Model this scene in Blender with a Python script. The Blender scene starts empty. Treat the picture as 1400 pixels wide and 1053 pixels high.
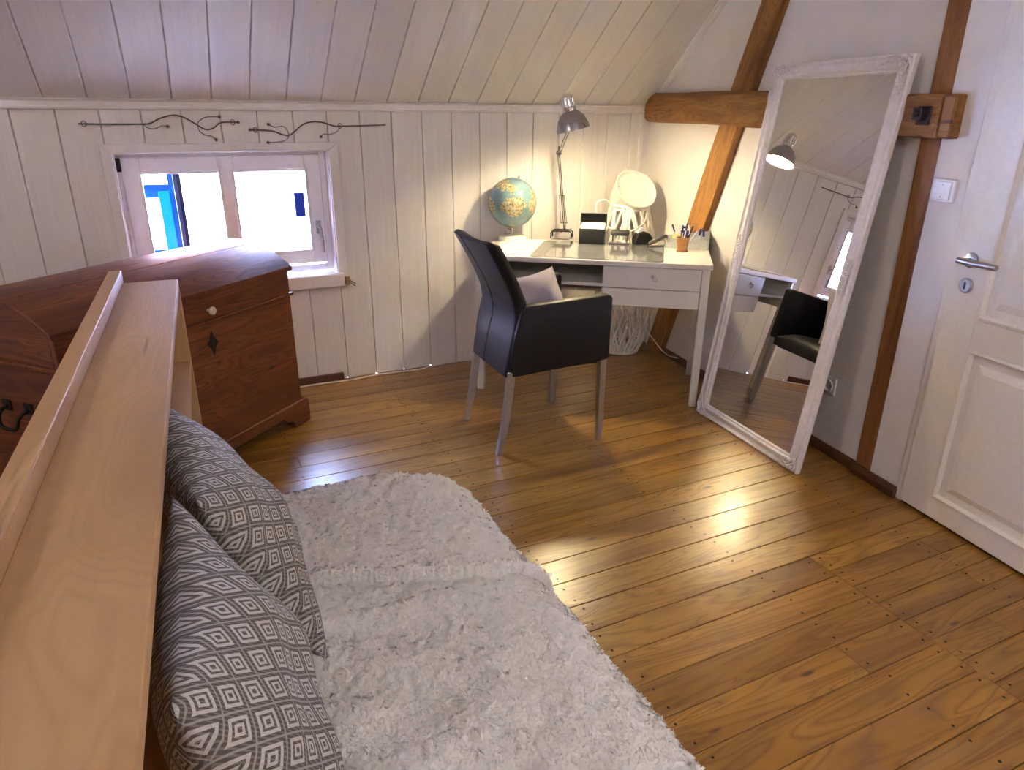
import bpy, bmesh, math, random
import numpy as np
from mathutils import Matrix, Vector
random.seed(7); np.random.seed(7)
sc = bpy.context.scene
COL = sc.collection
R = math.radians

# ------------------------------------------------------------------ camera
F_PX, PITCH, ROLL, HEAD = 954.3, R(21.22), R(-0.391), R(64.29)
g = Vector((math.sin(ROLL)*math.cos(PITCH), math.cos(ROLL)*math.cos(PITCH), math.sin(PITCH)))   # gravity in x-right, y-down, z-forward axes
zc = Vector((0, 0, 1)); fw = (zc - g*g.z).normalized(); rt = g.cross(fw)
AX = math.cos(HEAD)*fw + math.sin(HEAD)*rt
AY = math.sin(HEAD)*fw - math.cos(HEAD)*rt
AZ = -g
M3 = Matrix((AX, AY, AZ))                       # camera axes -> world
cam_d = bpy.data.cameras.new('camera'); cam = bpy.data.objects.new('camera', cam_d); COL.objects.link(cam)
cam_d.sensor_fit = 'HORIZONTAL'; cam_d.sensor_width = 36.0; cam_d.lens = F_PX/1400*36.0
cam_d.clip_start = 0.02
mw = (M3 @ Matrix(((1, 0, 0), (0, -1, 0), (0, 0, -1)))).to_4x4(); mw.translation = (0, 0, 1.45)
cam.matrix_world = mw
sc.camera = cam
# ------------------------------------------------------------------ light and exposure
sc.view_settings.view_transform = 'Standard'; sc.view_settings.look = 'None'
sc.view_settings.exposure = 0.10; sc.view_settings.gamma = 1.0; sc.view_settings.use_curve_mapping = False
wd = bpy.data.worlds.new('sky'); sc.world = wd; wd.use_nodes = True
bg = wd.node_tree.nodes['Background']; bg.inputs[0].default_value = (0.42, 0.54, 1.0, 1); bg.inputs[1].default_value = 115.0
sn = bpy.data.lights.new('sun', 'SUN'); sn.energy = 1400.0; sn.color = (0.68, 0.67, 1.0); sn.angle = R(1.0)
so_ = bpy.data.objects.new('sun', sn); COL.objects.link(so_); so_.rotation_euler = Vector((-0.8, -0.15, 0.6)).to_track_quat('Z', 'Y').to_euler()
BULB_W = 1000.0        # desk lamp bulb emission
BULB_C = (1.0, 0.80, 0.46)
FILL_W = 16.0         # pendant globe emission, lamps added for brightness
FILL_C = (1.0, 0.92, 0.86)
pl_ = bpy.data.lights.new('window_portal', 'AREA'); pl_.shape = 'RECTANGLE'; pl_.size = 1.0; pl_.size_y = 0.68; pl_.cycles.is_portal = True
po_ = bpy.data.objects.new('window_portal', pl_); COL.objects.link(po_); po_.location = (0.293, 4.02, 0.937); po_.rotation_euler = (R(-90), 0, 0)
sc.cycles.max_bounces = 10; sc.cycles.diffuse_bounces = 5; sc.cycles.glossy_bounces = 5
sc.cycles.transmission_bounces = 6; sc.cycles.transparent_max_bounces = 8
sc.cycles.sample_clamp_indirect = 0.0
sc.cycles.blur_glossy = 0.3

# ------------------------------------------------------------------ materials
def mat(name):
    m = bpy.data.materials.new(name); m.use_nodes = True
    nt = m.node_tree; b = nt.nodes['Principled BSDF']
    return m, nt, b
def N(nt, t, **kw):
    n = nt.nodes.new(t)
    for k, v in kw.items():
        if k.startswith('i_'):
            n.inputs[k[2:].replace('_', ' ')].default_value = v
        else: setattr(n, k, v)
    return n
def L(nt, a, b): nt.links.new(a, b)
def ramp(nt, fac, stops, interp='LINEAR'):
    n = nt.nodes.new('ShaderNodeValToRGB'); cr = n.color_ramp; cr.interpolation = interp
    while len(cr.elements) < len(stops): cr.elements.new(0.5)
    for e, (p, c) in zip(cr.elements, stops): e.position = p; e.color = (*c, 1) if len(c) == 3 else c
    L(nt, fac, n.inputs[0]); return n
def math_(nt, op, a, b=None, c=None):
    n = nt.nodes.new('ShaderNodeMath'); n.operation = op
    for i, x in enumerate((a, b, c)):
        if x is None: continue
        if isinstance(x, (int, float)): n.inputs[i].default_value = x
        else: L(nt, x, n.inputs[i])
    return n.outputs[0]
def coords(nt, scale=(1, 1, 1), rand=True, what='Object'):
    tc = N(nt, 'ShaderNodeTexCoord'); mp = N(nt, 'ShaderNodeMapping'); mp.inputs['Scale'].default_value = scale
    src = tc.outputs[what]
    if rand:
        oi = N(nt, 'ShaderNodeObjectInfo'); vm = N(nt, 'ShaderNodeVectorMath', operation='MULTIPLY')
        cb = N(nt, 'ShaderNodeCombineXYZ')
        for i in range(3): L(nt, oi.outputs['Random'], cb.inputs[i])
        L(nt, cb.outputs[0], vm.inputs[0]); vm.inputs[1].default_value = (37.0, 19.0, 23.0)
        ad = N(nt, 'ShaderNodeVectorMath', operation='ADD'); L(nt, src, ad.inputs[0]); L(nt, vm.outputs[0], ad.inputs[1]); src = ad.outputs[0]
    L(nt, src, mp.inputs['Vector']); return mp.outputs[0]
def mixc(nt, fac, a, b, mode='MIX'):
    n = N(nt, 'ShaderNodeMix', data_type='RGBA', blend_type=mode)
    for i, x in ((0, fac), (6, a), (7, b)):
        if isinstance(x, (int, float)): n.inputs[i].default_value = x
        elif isinstance(x, tuple): n.inputs[i].default_value = (*x, 1)
        else: L(nt, x, n.inputs[i])
    return n.outputs[2]
def bump(nt, b, h, strength=0.3, dist=0.01):
    n = N(nt, 'ShaderNodeBump'); n.inputs['Strength'].default_value = strength; n.inputs['Distance'].default_value = dist
    L(nt, h, n.inputs['Height']); L(nt, n.outputs[0], b.inputs['Normal']); return n

def plain(name, c, rough=0.5, metal=0.0, noise=0.06, scale=30, bstr=0.1, bdist=0.002, coat=0.0):
    m, nt, b = mat(name)
    co = coords(nt, rand=False); nz = N(nt, 'ShaderNodeTexNoise'); nz.inputs['Scale'].default_value = scale; nz.inputs['Detail'].default_value = 5
    L(nt, co, nz.inputs['Vector'])
    lo = tuple(x*(1-noise) for x in c); hi = tuple(min(1, x*(1+noise)) for x in c)
    rp = ramp(nt, nz.outputs['Fac'], [(0.3, lo), (0.7, hi)]); L(nt, rp.outputs[0], b.inputs['Base Color'])
    b.inputs['Roughness'].default_value = rough; b.inputs['Metallic'].default_value = metal; b.inputs['Coat Weight'].default_value = coat
    if bstr: bump(nt, b, nz.outputs['Fac'], bstr, bdist)
    return m

def wood(name, dark, mid, light, rough=0.45, sx=0.9, sy=7.0, rings=7.0, knots=0.0, knot_scale=(2.2, 7.0, 7.0), bstr=0.15, var=0.16, fine=60, crack=0.0, coat=0.0, line=0.35):
    m, nt, b = mat(name)
    co = coords(nt, (sx, sy, sy))
    n1 = N(nt, 'ShaderNodeTexNoise'); n1.inputs['Scale'].default_value = 1.0; n1.inputs['Detail'].default_value = 2.5; n1.inputs['Distortion'].default_value = 0.7
    L(nt, co, n1.inputs['Vector'])
    rg = math_(nt, 'PINGPONG', math_(nt, 'MULTIPLY', n1.outputs['Fac'], rings*2.0), 1.0)      # growth rings as contours of a stretched noise
    rgs = math_(nt, 'POWER', rg, 2.2)
    co2 = coords(nt, (sx*2.2, fine, fine))
    n2 = N(nt, 'ShaderNodeTexNoise'); n2.inputs['Scale'].default_value = 1.0; n2.inputs['Detail'].default_value = 4
    L(nt, co2, n2.inputs['Vector'])
    base = ramp(nt, n1.outputs['Fac'], [(0.25, dark), (0.5, mid), (0.75, light)])
    c1 = mixc(nt, math_(nt, 'MULTIPLY', rgs, line), base.outputs[0], dark)
    c2 = mixc(nt, math_(nt, 'MULTIPLY', math_(nt, 'SUBTRACT', 1.0, n2.outputs['Fac']), 0.6), c1, dark)
    out = c2
    if knots:
        co3 = coords(nt, knot_scale)
        v = N(nt, 'ShaderNodeTexVoronoi'); v.inputs['Scale'].default_value = 1.0; L(nt, co3, v.inputs['Vector'])
        kr = ramp(nt, v.outputs['Distance'], [(0.0, (1, 1, 1)), (knots*0.55, (0.75, 0.75, 0.75)), (knots, (0.0, 0.0, 0.0))])
        out = mixc(nt, kr.outputs[0], out, tuple(x*0.35 for x in dark))
    if crack:
        co4 = coords(nt, (sx*1.3, 22, 22)); n4 = N(nt, 'ShaderNodeTexNoise'); n4.inputs['Scale'].default_value = 1.0; n4.inputs['Detail'].default_value = 3
        L(nt, co4, n4.inputs['Vector'])
        ck = ramp(nt, n4.outputs['Fac'], [(0.0, (1, 1, 1)), (0.30, (1, 1, 1)), (0.34, (0, 0, 0))])
        out = mixc(nt, math_(nt, 'MULTIPLY', ck.outputs[0], crack), out, tuple(x*0.25 for x in dark))
    oi = N(nt, 'ShaderNodeObjectInfo')
    hv = N(nt, 'ShaderNodeHueSaturation'); L(nt, out, hv.inputs['Color'])
    L(nt, math_(nt, 'MULTIPLY_ADD', oi.outputs['Random'], var, 1.0-var/2), hv.inputs['Value'])
    L(nt, hv.outputs[0], b.inputs['Base Color'])
    b.inputs['Roughness'].default_value = rough; b.inputs['Coat Weight'].default_value = coat; b.inputs['Coat Roughness'].default_value = 0.24
    h = math_(nt, 'ADD', math_(nt, 'MULTIPLY', rgs, 0.4), n2.outputs['Fac'])
    bump(nt, b, h, bstr, 0.003)
    rr = math_(nt, 'MULTIPLY_ADD', n2.outputs['Fac'], 0.18, rough-0.09); L(nt, rr, b.inputs['Roughness'])
    return m

def panel_paint(name, c, axis):           # white paint over embossed wood grain; axis = grain direction
    m, nt, b = mat(name)
    s = [55, 55, 55]; s[axis] = 2.5
    co = coords(nt, tuple(s)); nz = N(nt, 'ShaderNodeTexNoise'); nz.inputs['Scale'].default_value = 1; nz.inputs['Detail'].default_value = 3; nz.inputs['Distortion'].default_value = 0.6
    L(nt, co, nz.inputs['Vector'])
    rp = ramp(nt, nz.outputs['Fac'], [(0.3, tuple(x*0.94 for x in c)), (0.65, c)]); L(nt, rp.outputs[0], b.inputs['Base Color'])
    b.inputs['Roughness'].default_value = 0.42
    bump(nt, b, nz.outputs['Fac'], 0.22, 0.002); return m

def emis(name, c, s):
    m, nt, b = mat(name); b.inputs['Base Color'].default_value = (0.9, 0.9, 0.9, 1)
    b.inputs['Emission Color'].default_value = (*c, 1); b.inputs['Emission Strength'].default_value = s; return m

MT = {}
MT['plaster'] = plain('plaster', (0.80, 0.76, 0.74), 0.85, noise=0.03, scale=9, bstr=0.25, bdist=0.006)
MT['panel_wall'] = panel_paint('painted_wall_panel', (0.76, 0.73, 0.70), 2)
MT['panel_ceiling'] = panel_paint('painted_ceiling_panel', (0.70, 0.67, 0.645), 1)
MT['trim_white'] = plain('trim_white', (0.76, 0.73, 0.71), 0.45, noise=0.03, scale=40)
MT['window_white'] = plain('window_white', (0.80, 0.78, 0.79), 0.35, noise=0.02, scale=40)
MT['door_white'] = plain('door_white', (0.78, 0.74, 0.69), 0.45, noise=0.03, scale=60, bstr=0.12)
MT['floor'] = wood('pine_floor', (0.175, 0.070, 0.010), (0.39, 0.188, 0.028), (0.51, 0.270, 0.046), rough=0.34, sx=1.0, sy=9.5, rings=13, knots=0.075, knot_scale=(2.4, 8.0, 8.0), bstr=0.28, var=0.22, coat=0.4, line=0.72)
MT['subfloor'] = plain('subfloor_dark', (0.035, 0.010, 0.006), 0.9)
MT['beam'] = wood('old_beam_wood', (0.16, 0.062, 0.013), (0.40, 0.178, 0.040), (0.56, 0.280, 0.070), rough=0.6, sx=1.6, sy=11, rings=15, knots=0.085, knot_scale=(3.2, 7, 7), bstr=0.5, var=0.1, crack=0.8, line=0.6)
MT['post'] = wood('post_wood', (0.14, 0.053, 0.013), (0.36, 0.146, 0.040), (0.48, 0.215, 0.062), rough=0.6, sx=1.2, sy=12, rings=15, knots=0.04, bstr=0.3, var=0.1, crack=0.4)
MT['skirting'] = wood('skirting_wood', (0.06, 0.022, 0.008), (0.13, 0.05, 0.018), (0.19, 0.08, 0.03), rough=0.5)
MT['chest'] = wood('chest_wood', (0.085, 0.020, 0.007), (0.215, 0.060, 0.017), (0.31, 0.100, 0.028), rough=0.47, sx=1.3, sy=9, rings=15, knots=0.06, knot_scale=(2, 6, 6), bstr=0.25, var=0.12, crack=0.4, line=0.85)
MT['oak'] = wood('oak_wood', (0.40, 0.225, 0.095), (0.53, 0.315, 0.140), (0.60, 0.370, 0.170), rough=0.62, sx=1.2, sy=5.5, rings=22, knots=0.05, knot_scale=(3.6, 6, 6), bstr=0.12, var=0.06, fine=90, crack=0.5, line=0.36)
MT['leather'] = plain('black_leather', (0.007, 0.007, 0.011), 0.46, noise=0.3, scale=160, bstr=0.25, bdist=0.0015)
for n_ in MT['leather'].node_tree.nodes:
    if n_.type == 'BSDF_PRINCIPLED': n_.inputs['Specular IOR Level'].default_value = 0.38
MT['leather_seam'] = plain('leather_seam', (0.004, 0.004, 0.006), 0.6)
MT['steel'] = plain('brushed_steel', (0.47, 0.47, 0.48), 0.34, 1.0, noise=0.08, scale=90)
MT['chrome'] = plain('chrome', (0.80, 0.79, 0.78), 0.09, 1.0, noise=0.02, bstr=0)
MT['arm_chrome'] = plain('dark_chrome', (0.30, 0.29, 0.28), 0.14, 1.0, noise=0.02, bstr=0)
MT['shade_metal'] = plain('grey_shade_metal', (0.46, 0.44, 0.45), 0.22, 0.9, noise=0.02, bstr=0)
MT['shade_inside'] = plain('shade_inside', (0.88, 0.87, 0.84), 0.4, 0.0, bstr=0)
MT['bulb'] = emis('lamp_bulb', BULB_C, BULB_W)
MT['fill'] = emis('fill_globe', FILL_C, FILL_W)
MT['iron'] = plain('wrought_iron', (0.16, 0.15, 0.14), 0.45, 0.8, noise=0.2, scale=60)
MT['rust_iron'] = plain('dark_iron', (0.035, 0.028, 0.026), 0.6, 0.7, noise=0.3, scale=80, bstr=0.3)
MT['desk'] = plain('desk_lacquer', (0.74, 0.715, 0.67), 0.30, noise=0.015, bstr=0)
MT['desk_in'] = plain('desk_inside', (0.72, 0.69, 0.64), 0.5, noise=0.02, bstr=0)
MT['mat'] = plain('desk_mat_plastic', (0.16, 0.165, 0.18), 0.16, 0.0, noise=0.05, bstr=0, coat=0.6)
MT['mat_dark'] = plain('desk_mat_border', (0.10, 0.10, 0.095), 0.35, bstr=0)
MT['black'] = plain('black_plastic', (0.012, 0.012, 0.013), 0.38, noise=0.1)
MT['paper'] = plain('paper', (0.85, 0.84, 0.80), 0.8, noise=0.03)
MT['white_cane'] = plain('white_cane', (0.80, 0.78, 0.74), 0.6, noise=0.06, scale=60)
MT['white_pot'] = plain('white_pot', (0.76, 0.75, 0.69), 0.4, noise=0.02)
MT['cup_wood'] = wood('cup_wood', (0.30, 0.13, 0.04), (0.45, 0.21, 0.07), (0.55, 0.28, 0.10), rough=0.35, sx=9, sy=9)
MT['pen_blue'] = plain('pen_blue', (0.03, 0.03, 0.22), 0.3, bstr=0)
MT['pen_clear'] = plain('pen_white', (0.7, 0.7, 0.72), 0.3, bstr=0)
MT['pen_black'] = plain('pen_black', (0.02, 0.02, 0.02), 0.3, bstr=0)
MT['yellow'] = plain('yellow_note', (0.75, 0.72, 0.25), 0.7, bstr=0)
MT['lilac'] = plain('lilac_cloth', (0.42, 0.38, 0.43), 0.95, noise=0.07, scale=220, bstr=0.4, bdist=0.003)
MT['mirror_frame'] = plain('white_mirror_frame', (0.80, 0.765, 0.775), 0.5, noise=0.07, scale=45, bstr=0.2)
MT['ornament'] = plain('white_ornament', (0.76, 0.72, 0.72), 0.55, noise=0.34, scale=190, bstr=0.6, bdist=0.003)
MT['blanket'] = plain('white_fleece', (0.83, 0.80, 0.765), 1.0, noise=0.05, scale=60, bstr=0.9, bdist=0.012)
MT['pile'] = plain('fleece_pile', (0.85, 0.82, 0.785), 1.0, noise=0.03, scale=60, bstr=0)
MT['mattress'] = plain('mattress_cloth', (0.7, 0.68, 0.65), 0.95)
MT['socket'] = plain('socket_plastic', (0.76, 0.75, 0.76), 0.35, noise=0.01, bstr=0)
MT['socket_dark'] = plain('socket_recess', (0.25, 0.24, 0.25), 0.5, bstr=0)
MT['cable'] = plain('white_cable', (0.80, 0.75, 0.68), 0.5, bstr=0)
MT['facade'] = plain('facade_render', (0.85, 0.85, 0.84), 0.9)
MT['blue'] = plain('blue_paint', (0.0004, 0.0026, 0.0085), 0.5)
MT['blue_light'] = plain('light_blue_paint', (0.0002, 0.0055, 0.0105), 0.5)
MT['navy'] = plain('navy_enamel', (0.00006, 0.0002, 0.0014), 0.4)
MT['downpipe'] = plain('dark_pipe', (0.0004, 0.0004, 0.0008), 0.5)
MT['ground'] = plain('pale_paving', (0.7, 0.68, 0.65), 0.9, scale=3)
MT['brass'] = plain('aged_brass', (0.45, 0.33, 0.18), 0.35, 0.9)
MT['knob'] = plain('pale_knob', (0.50, 0.42, 0.34), 0.35)
MT['groove'] = plain('panel_backing', (0.62, 0.60, 0.57), 0.8)

for k_ in ('blue', 'blue_light', 'navy', 'downpipe'):
    MT[k_].node_tree.nodes['Principled BSDF'].inputs['Specular IOR Level'].default_value = 0.0
def mirror_mat():
    m, nt, b = mat('mirror_glass')
    b.inputs['Base Color'].default_value = (0.80, 0.80, 0.80, 1); b.inputs['Metallic'].default_value = 1; b.inputs['Roughness'].default_value = 0.0
    return m
MT['mirror'] = mirror_mat()
def glass_mat():
    m, nt, b = mat('window_glass')
    out = nt.nodes['Material Output']; tr = N(nt, 'ShaderNodeBsdfTransparent'); gl = N(nt, 'ShaderNodeBsdfGlossy'); gl.inputs['Roughness'].default_value = 0.0
    tr.inputs[0].default_value = (0.96, 0.97, 0.98, 1)
    fr = N(nt, 'ShaderNodeFresnel'); fr.inputs['IOR'].default_value = 1.45
    mx = N(nt, 'ShaderNodeMixShader'); L(nt, fr.outputs[0], mx.inputs[0]); L(nt, tr.outputs[0], mx.inputs[1]); L(nt, gl.outputs[0], mx.inputs[2])
    L(nt, mx.outputs[0], out.inputs['Surface']); return m
MT['glass'] = glass_mat()
def globe_mat():
    m, nt, b = mat('globe_map')
    co = coords(nt, (1, 1, 1), rand=False)
    n1 = N(nt, 'ShaderNodeTexNoise'); n1.inputs['Scale'].default_value = 7.5; n1.inputs['Detail'].default_value = 5; n1.inputs['Roughness'].default_value = 0.55
    mp = N(nt, 'ShaderNodeMapping'); mp.inputs['Location'].default_value = (3.1, 0.4, 1.7); L(nt, co, mp.inputs[0]); L(nt, mp.outputs[0], n1.inputs['Vector'])
    f_ = None
    for c0, r0 in (((-0.42, -0.90, -0.02), 0.50), ((-0.62, -0.30, 0.72), 0.55), ((0.62, -0.78, 0.10), 0.40), ((-0.95, 0.2, 0.1), 0.45), ((0.3, 0.9, 0.3), 0.6), ((-0.2, -0.4, -0.9), 0.30)):
        vd = N(nt, 'ShaderNodeVectorMath', operation='DISTANCE'); L(nt, co, vd.inputs[0]); vd.inputs[1].default_value = tuple(0.14*x for x in c0)
        q_ = math_(nt, 'SUBTRACT', 1.0, math_(nt, 'DIVIDE', vd.outputs['Value'], 0.14*r0*2))
        f_ = q_ if f_ is None else math_(nt, 'MAXIMUM', f_, q_)
    lf = math_(nt, 'ADD', f_, math_(nt, 'MULTIPLY', math_(nt, 'SUBTRACT', n1.outputs['Fac'], 0.5), 2.2))
    land = ramp(nt, lf, [(0.0, (0, 0, 0)), (0.52, (0, 0, 0)), (0.55, (1, 1, 1)), (1, (1, 1, 1))])
    n2 = N(nt, 'ShaderNodeTexNoise'); n2.inputs['Scale'].default_value = 90; n2.inputs['Detail'].default_value = 4; L(nt, co, n2.inputs['Vector'])
    lc = ramp(nt, n2.outputs['Fac'], [(0.35, (0.12, 0.10, 0.055)), (0.5, (0.36, 0.32, 0.18)), (0.7, (0.52, 0.48, 0.33))])
    sea = ramp(nt, n1.outputs['Fac'], [(0.3, (0.115, 0.20, 0.255)), (0.6, (0.19, 0.295, 0.325))])
    c = mixc(nt, land.outputs[0], sea.outputs[0], lc.outputs[0])
    # meridians and parallels
    sp = N(nt, 'ShaderNodeSeparateXYZ'); L(nt, co, sp.inputs[0])
    par = math_(nt, 'ABSOLUTE', math_(nt, 'SUBTRACT', math_(nt, 'FRACT', math_(nt, 'MULTIPLY', sp.outputs[2], 22.0)), 0.5))
    ln = math_(nt, 'LESS_THAN', par, 0.02)
    c = mixc(nt, math_(nt, 'MULTIPLY', ln, 0.4), c, (0.08, 0.14, 0.18))
    L(nt, c, b.inputs['Base Color']); b.inputs['Roughness'].default_value = 0.16; b.inputs['Coat Weight'].default_value = 0.5; return m
MT['globe'] = globe_mat()
def cushion_mat():
    m, nt, b = mat('diamond_weave')
    tc = N(nt, 'ShaderNodeTexCoord'); sp = N(nt, 'ShaderNodeSeparateXYZ')
    nz = N(nt, 'ShaderNodeTexNoise'); nz.inputs['Scale'].default_value = 9; L(nt, tc.outputs['UV'], nz.inputs['Vector'])
    wob = N(nt, 'ShaderNodeVectorMath', operation='SCALE'); wob.inputs['Scale'].default_value = 0.006
    L(nt, nz.outputs['Color'], wob.inputs[0]); ad = N(nt, 'ShaderNodeVectorMath', operation='ADD'); L(nt, tc.outputs['UV'], ad.inputs[0]); L(nt, wob.outputs[0], ad.inputs[1])
    L(nt, ad.outputs[0], sp.inputs[0])
    K = 8.6
    u = math_(nt, 'MULTIPLY', sp.outputs[0], K); v = math_(nt, 'MULTIPLY', sp.outputs[1], K*0.86)
    a = math_(nt, 'ADD', u, v); c_ = math_(nt, 'SUBTRACT', u, v)
    fa = math_(nt, 'ABSOLUTE', math_(nt, 'SUBTRACT', math_(nt, 'FRACT', a), 0.5)); fb = math_(nt, 'ABSOLUTE', math_(nt, 'SUBTRACT', math_(nt, 'FRACT', c_), 0.5))
    d = math_(nt, 'MAXIMUM', fa, fb)
    rp = ramp(nt, d, [(0.0, (0, 0, 0)), (0.075, (1, 1, 1)), (0.165, (0, 0, 0)), (0.25, (1, 1, 1)), (0.355, (0, 0, 0)), (0.465, (0.5, 0.5, 0.5))], 'CONSTANT')
    # fine diagonal hatch of the weave
    ht = math_(nt, 'FRACT', math_(nt, 'MULTIPLY', math_(nt, 'ADD', sp.outputs[0], math_(nt, 'MULTIPLY', sp.outputs[1], 0.35)), 95.0))
    h1 = math_(nt, 'GREATER_THAN', ht, 0.62)
    grey = mixc(nt, h1, (0.105, 0.090, 0.083), (0.20, 0.18, 0.165))
    wh = mixc(nt, math_(nt, 'MULTIPLY', h1, 0.3), (0.55, 0.525, 0.51), (0.36, 0.34, 0.33))
    L(nt, mixc(nt, rp.outputs[0], grey, wh), b.inputs['Base Color']); b.inputs['Roughness'].default_value = 0.95
    n3 = N(nt, 'ShaderNodeTexNoise'); n3.inputs['Scale'].default_value = 160; L(nt, tc.outputs['UV'], n3.inputs['Vector'])
    bump(nt, b, math_(nt, 'ADD', rp.outputs[0], n3.outputs['Fac']), 0.35, 0.003); return m
MT['cushion'] = cushion_mat()
def organizer_mat():
    m, nt, b = mat('speckled_card')
    co = coords(nt, rand=False); v = N(nt, 'ShaderNodeTexVoronoi'); v.inputs['Scale'].default_value = 190; L(nt, co, v.inputs['Vector'])
    rp = ramp(nt, v.outputs['Distance'], [(0.15, (0.34, 0.39, 0.41)), (0.5, (0.56, 0.58, 0.57))]); L(nt, rp.outputs[0], b.inputs['Base Color']); b.inputs['Roughness'].default_value = 0.7
    return m
MT['organizer'] = organizer_mat()

# ------------------------------------------------------------------ mesh helpers
class MB:
    def __init__(s): s.v = []; s.f = []; s.uv = None
    def add(s, vs, fs, M=None):
        o = len(s.v)
        s.v += [tuple(M @ Vector(p)) if M is not None else tuple(p) for p in vs]
        s.f += [tuple(i+o for i in q) for q in fs]; return s
    def box(s, x0, x1, y0, y1, z0, z1, M=None):
        return s.add([(x0,y0,z0),(x1,y0,z0),(x1,y1,z0),(x0,y1,z0),(x0,y0,z1),(x1,y0,z1),(x1,y1,z1),(x0,y1,z1)],
              [(0,3,2,1),(4,5,6,7),(0,1,5,4),(1,2,6,5),(2,3,7,6),(3,0,4,7)], M)
    def prism(s, poly, a0, a1, axis='y', M=None):          # poly in the two other axes
        def P(p, a):
            return (p[0], a, p[1]) if axis == 'y' else ((a, p[0], p[1]) if axis == 'x' else (p[0], p[1], a))
        n = len(poly); vs = [P(p, a0) for p in poly] + [P(p, a1) for p in poly]
        fs = [tuple(range(n)), tuple(range(2*n-1, n-1, -1))] + [(i, i+n, (i+1) % n+n, (i+1) % n) for i in range(n)]
        return s.add(vs, fs, M)
    def tube(s, pts, r, n=8, M=None, caps=True, closed=False):
        pts = [Vector(p) for p in pts]; k = len(pts); rs = r if isinstance(r, (list, tuple)) else [r]*k
        vs = []; fs = []; up = None
        for i, p in enumerate(pts):
            if closed: t = pts[(i+1) % k]-pts[i-1]
            else: t = (pts[min(i+1, k-1)]-pts[max(i-1, 0)])
            t = t.normalized() if t.length > 1e-9 else Vector((0, 0, 1))
            if up is None: up = t.orthogonal().normalized()
            up = (up - t*up.dot(t)); up = up.normalized() if up.length > 1e-6 else t.orthogonal().normalized()
            bn = t.cross(up)
            for j in range(n):
                a = 2*math.pi*j/n; vs.append(p + (up*math.cos(a)+bn*math.sin(a))*rs[i])
        for i in range(k if closed else k-1):
            o, q = i*n, ((i+1) % k)*n
            for j in range(n): fs.append((o+j, o+(j+1) % n, q+(j+1) % n, q+j))
        if caps and not closed: fs += [tuple(range(n-1, -1, -1)), tuple(range((k-1)*n, k*n))]
        return s.add(vs, fs, M)
    def lathe(s, prof, n=24, M=None, cap0=True, cap1=True):
        vs = []; fs = []
        for r, z in prof:
            for j in range(n): a = 2*math.pi*j/n; vs.append((r*math.cos(a), r*math.sin(a), z))
        for i in range(len(prof)-1):
            for j in range(n): fs.append((i*n+j, i*n+(j+1) % n, (i+1)*n+(j+1) % n, (i+1)*n+j))
        if cap0: fs.append(tuple(range(n-1, -1, -1)))
        if cap1: fs.append(tuple(range((len(prof)-1)*n, len(prof)*n)))
        return s.add(vs, fs, M)
    def sphere(s, c, r, n=12, m=8, sc_=(1, 1, 1)):
        prof = [(r*math.sin(math.pi*i/m)+1e-5, -r*math.cos(math.pi*i/m)) for i in range(m+1)]
        return s.lathe(prof, n, Matrix.Translation(c) @ Matrix.Diagonal((*sc_, 1)), False, False)
    def build(s, name, m, parent=None, bevel=0, seg=1, smooth=None, loc=None, rot=None, mw=None):
        me = bpy.data.meshes.new(name)
        if bevel:
            bm = bmesh.new(); vv = [bm.verts.new(p) for p in s.v]
            for q in s.f:
                try: bm.faces.new([vv[i] for i in q])
                except ValueError: pass
            bmesh.ops.recalc_face_normals(bm, faces=bm.faces); bm.normal_update()
            ed = [e for e in bm.edges if len(e.link_faces) == 2 and e.calc_face_angle(0) > 0.5]
            bmesh.ops.bevel(bm, geom=ed, offset=bevel, segments=seg, affect='EDGES', profile=0.5, clamp_overlap=True)
            bm.to_mesh(me); bm.free()
        else:
            me.from_pydata(s.v, [], s.f)
            bm = bmesh.new(); bm.from_mesh(me); bmesh.ops.recalc_face_normals(bm, faces=bm.faces); bm.to_mesh(me); bm.free()
        if smooth:
            me.polygons.foreach_set('use_smooth', [True]*len(me.polygons)); me.set_sharp_from_angle(angle=R(smooth))
        me.materials.append(MT[m]); me.update()
        return link(name, me, parent, loc, rot, mw)
def link(name, me, parent=None, loc=None, rot=None, mw=None):
    o = bpy.data.objects.new(name, me); COL.objects.link(o)
    if parent: o.parent = parent
    if mw is not None: o.matrix_local = mw
    if loc is not None: o.location = loc
    if rot is not None: o.rotation_euler = rot
    return o
def empty(name, loc=(0, 0, 0), rz=0.0, parent=None, mw=None):
    o = bpy.data.objects.new(name, None); o.empty_display_size = 0.1; COL.objects.link(o)
    if parent: o.parent = parent
    if mw is not None: o.matrix_local = mw
    else: o.location = loc; o.rotation_euler = (0, 0, rz)
    return o
def tag(o, label, cat, group=None):
    o['label'] = label; o['category'] = cat
    if group: o['group'] = group
    return o
def struct(o, label=None):
    o['kind'] = 'structure'
    if label: o['label'] = label
    return o
def stuff(o): o['kind'] = 'stuff'; return o
def spline(pts, k=6):          # Catmull-Rom through 3-D points
    P = [Vector(p) for p in pts]; P = [P[0]*2-P[1]] + P + [P[-1]*2-P[-2]]; out = []
    for i in range(1, len(P)-2):
        for j in range(k):
            t = j/k; a, b, c, d = P[i-1:i+3]
            out.append(0.5*((2*b)+(c-a)*t+(2*a-5*b+4*c-d)*t*t+(3*b-a-3*c+d)*t**3))
    out.append(P[-2]); return out
def frame(o, x, y, z):          # matrix from origin and three axes
    m = Matrix.Identity(4)
    for i, a in enumerate((x, y, z)):
        for j in range(3): m[j][i] = a[j]
    m.translation = Vector(o); return m
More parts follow.
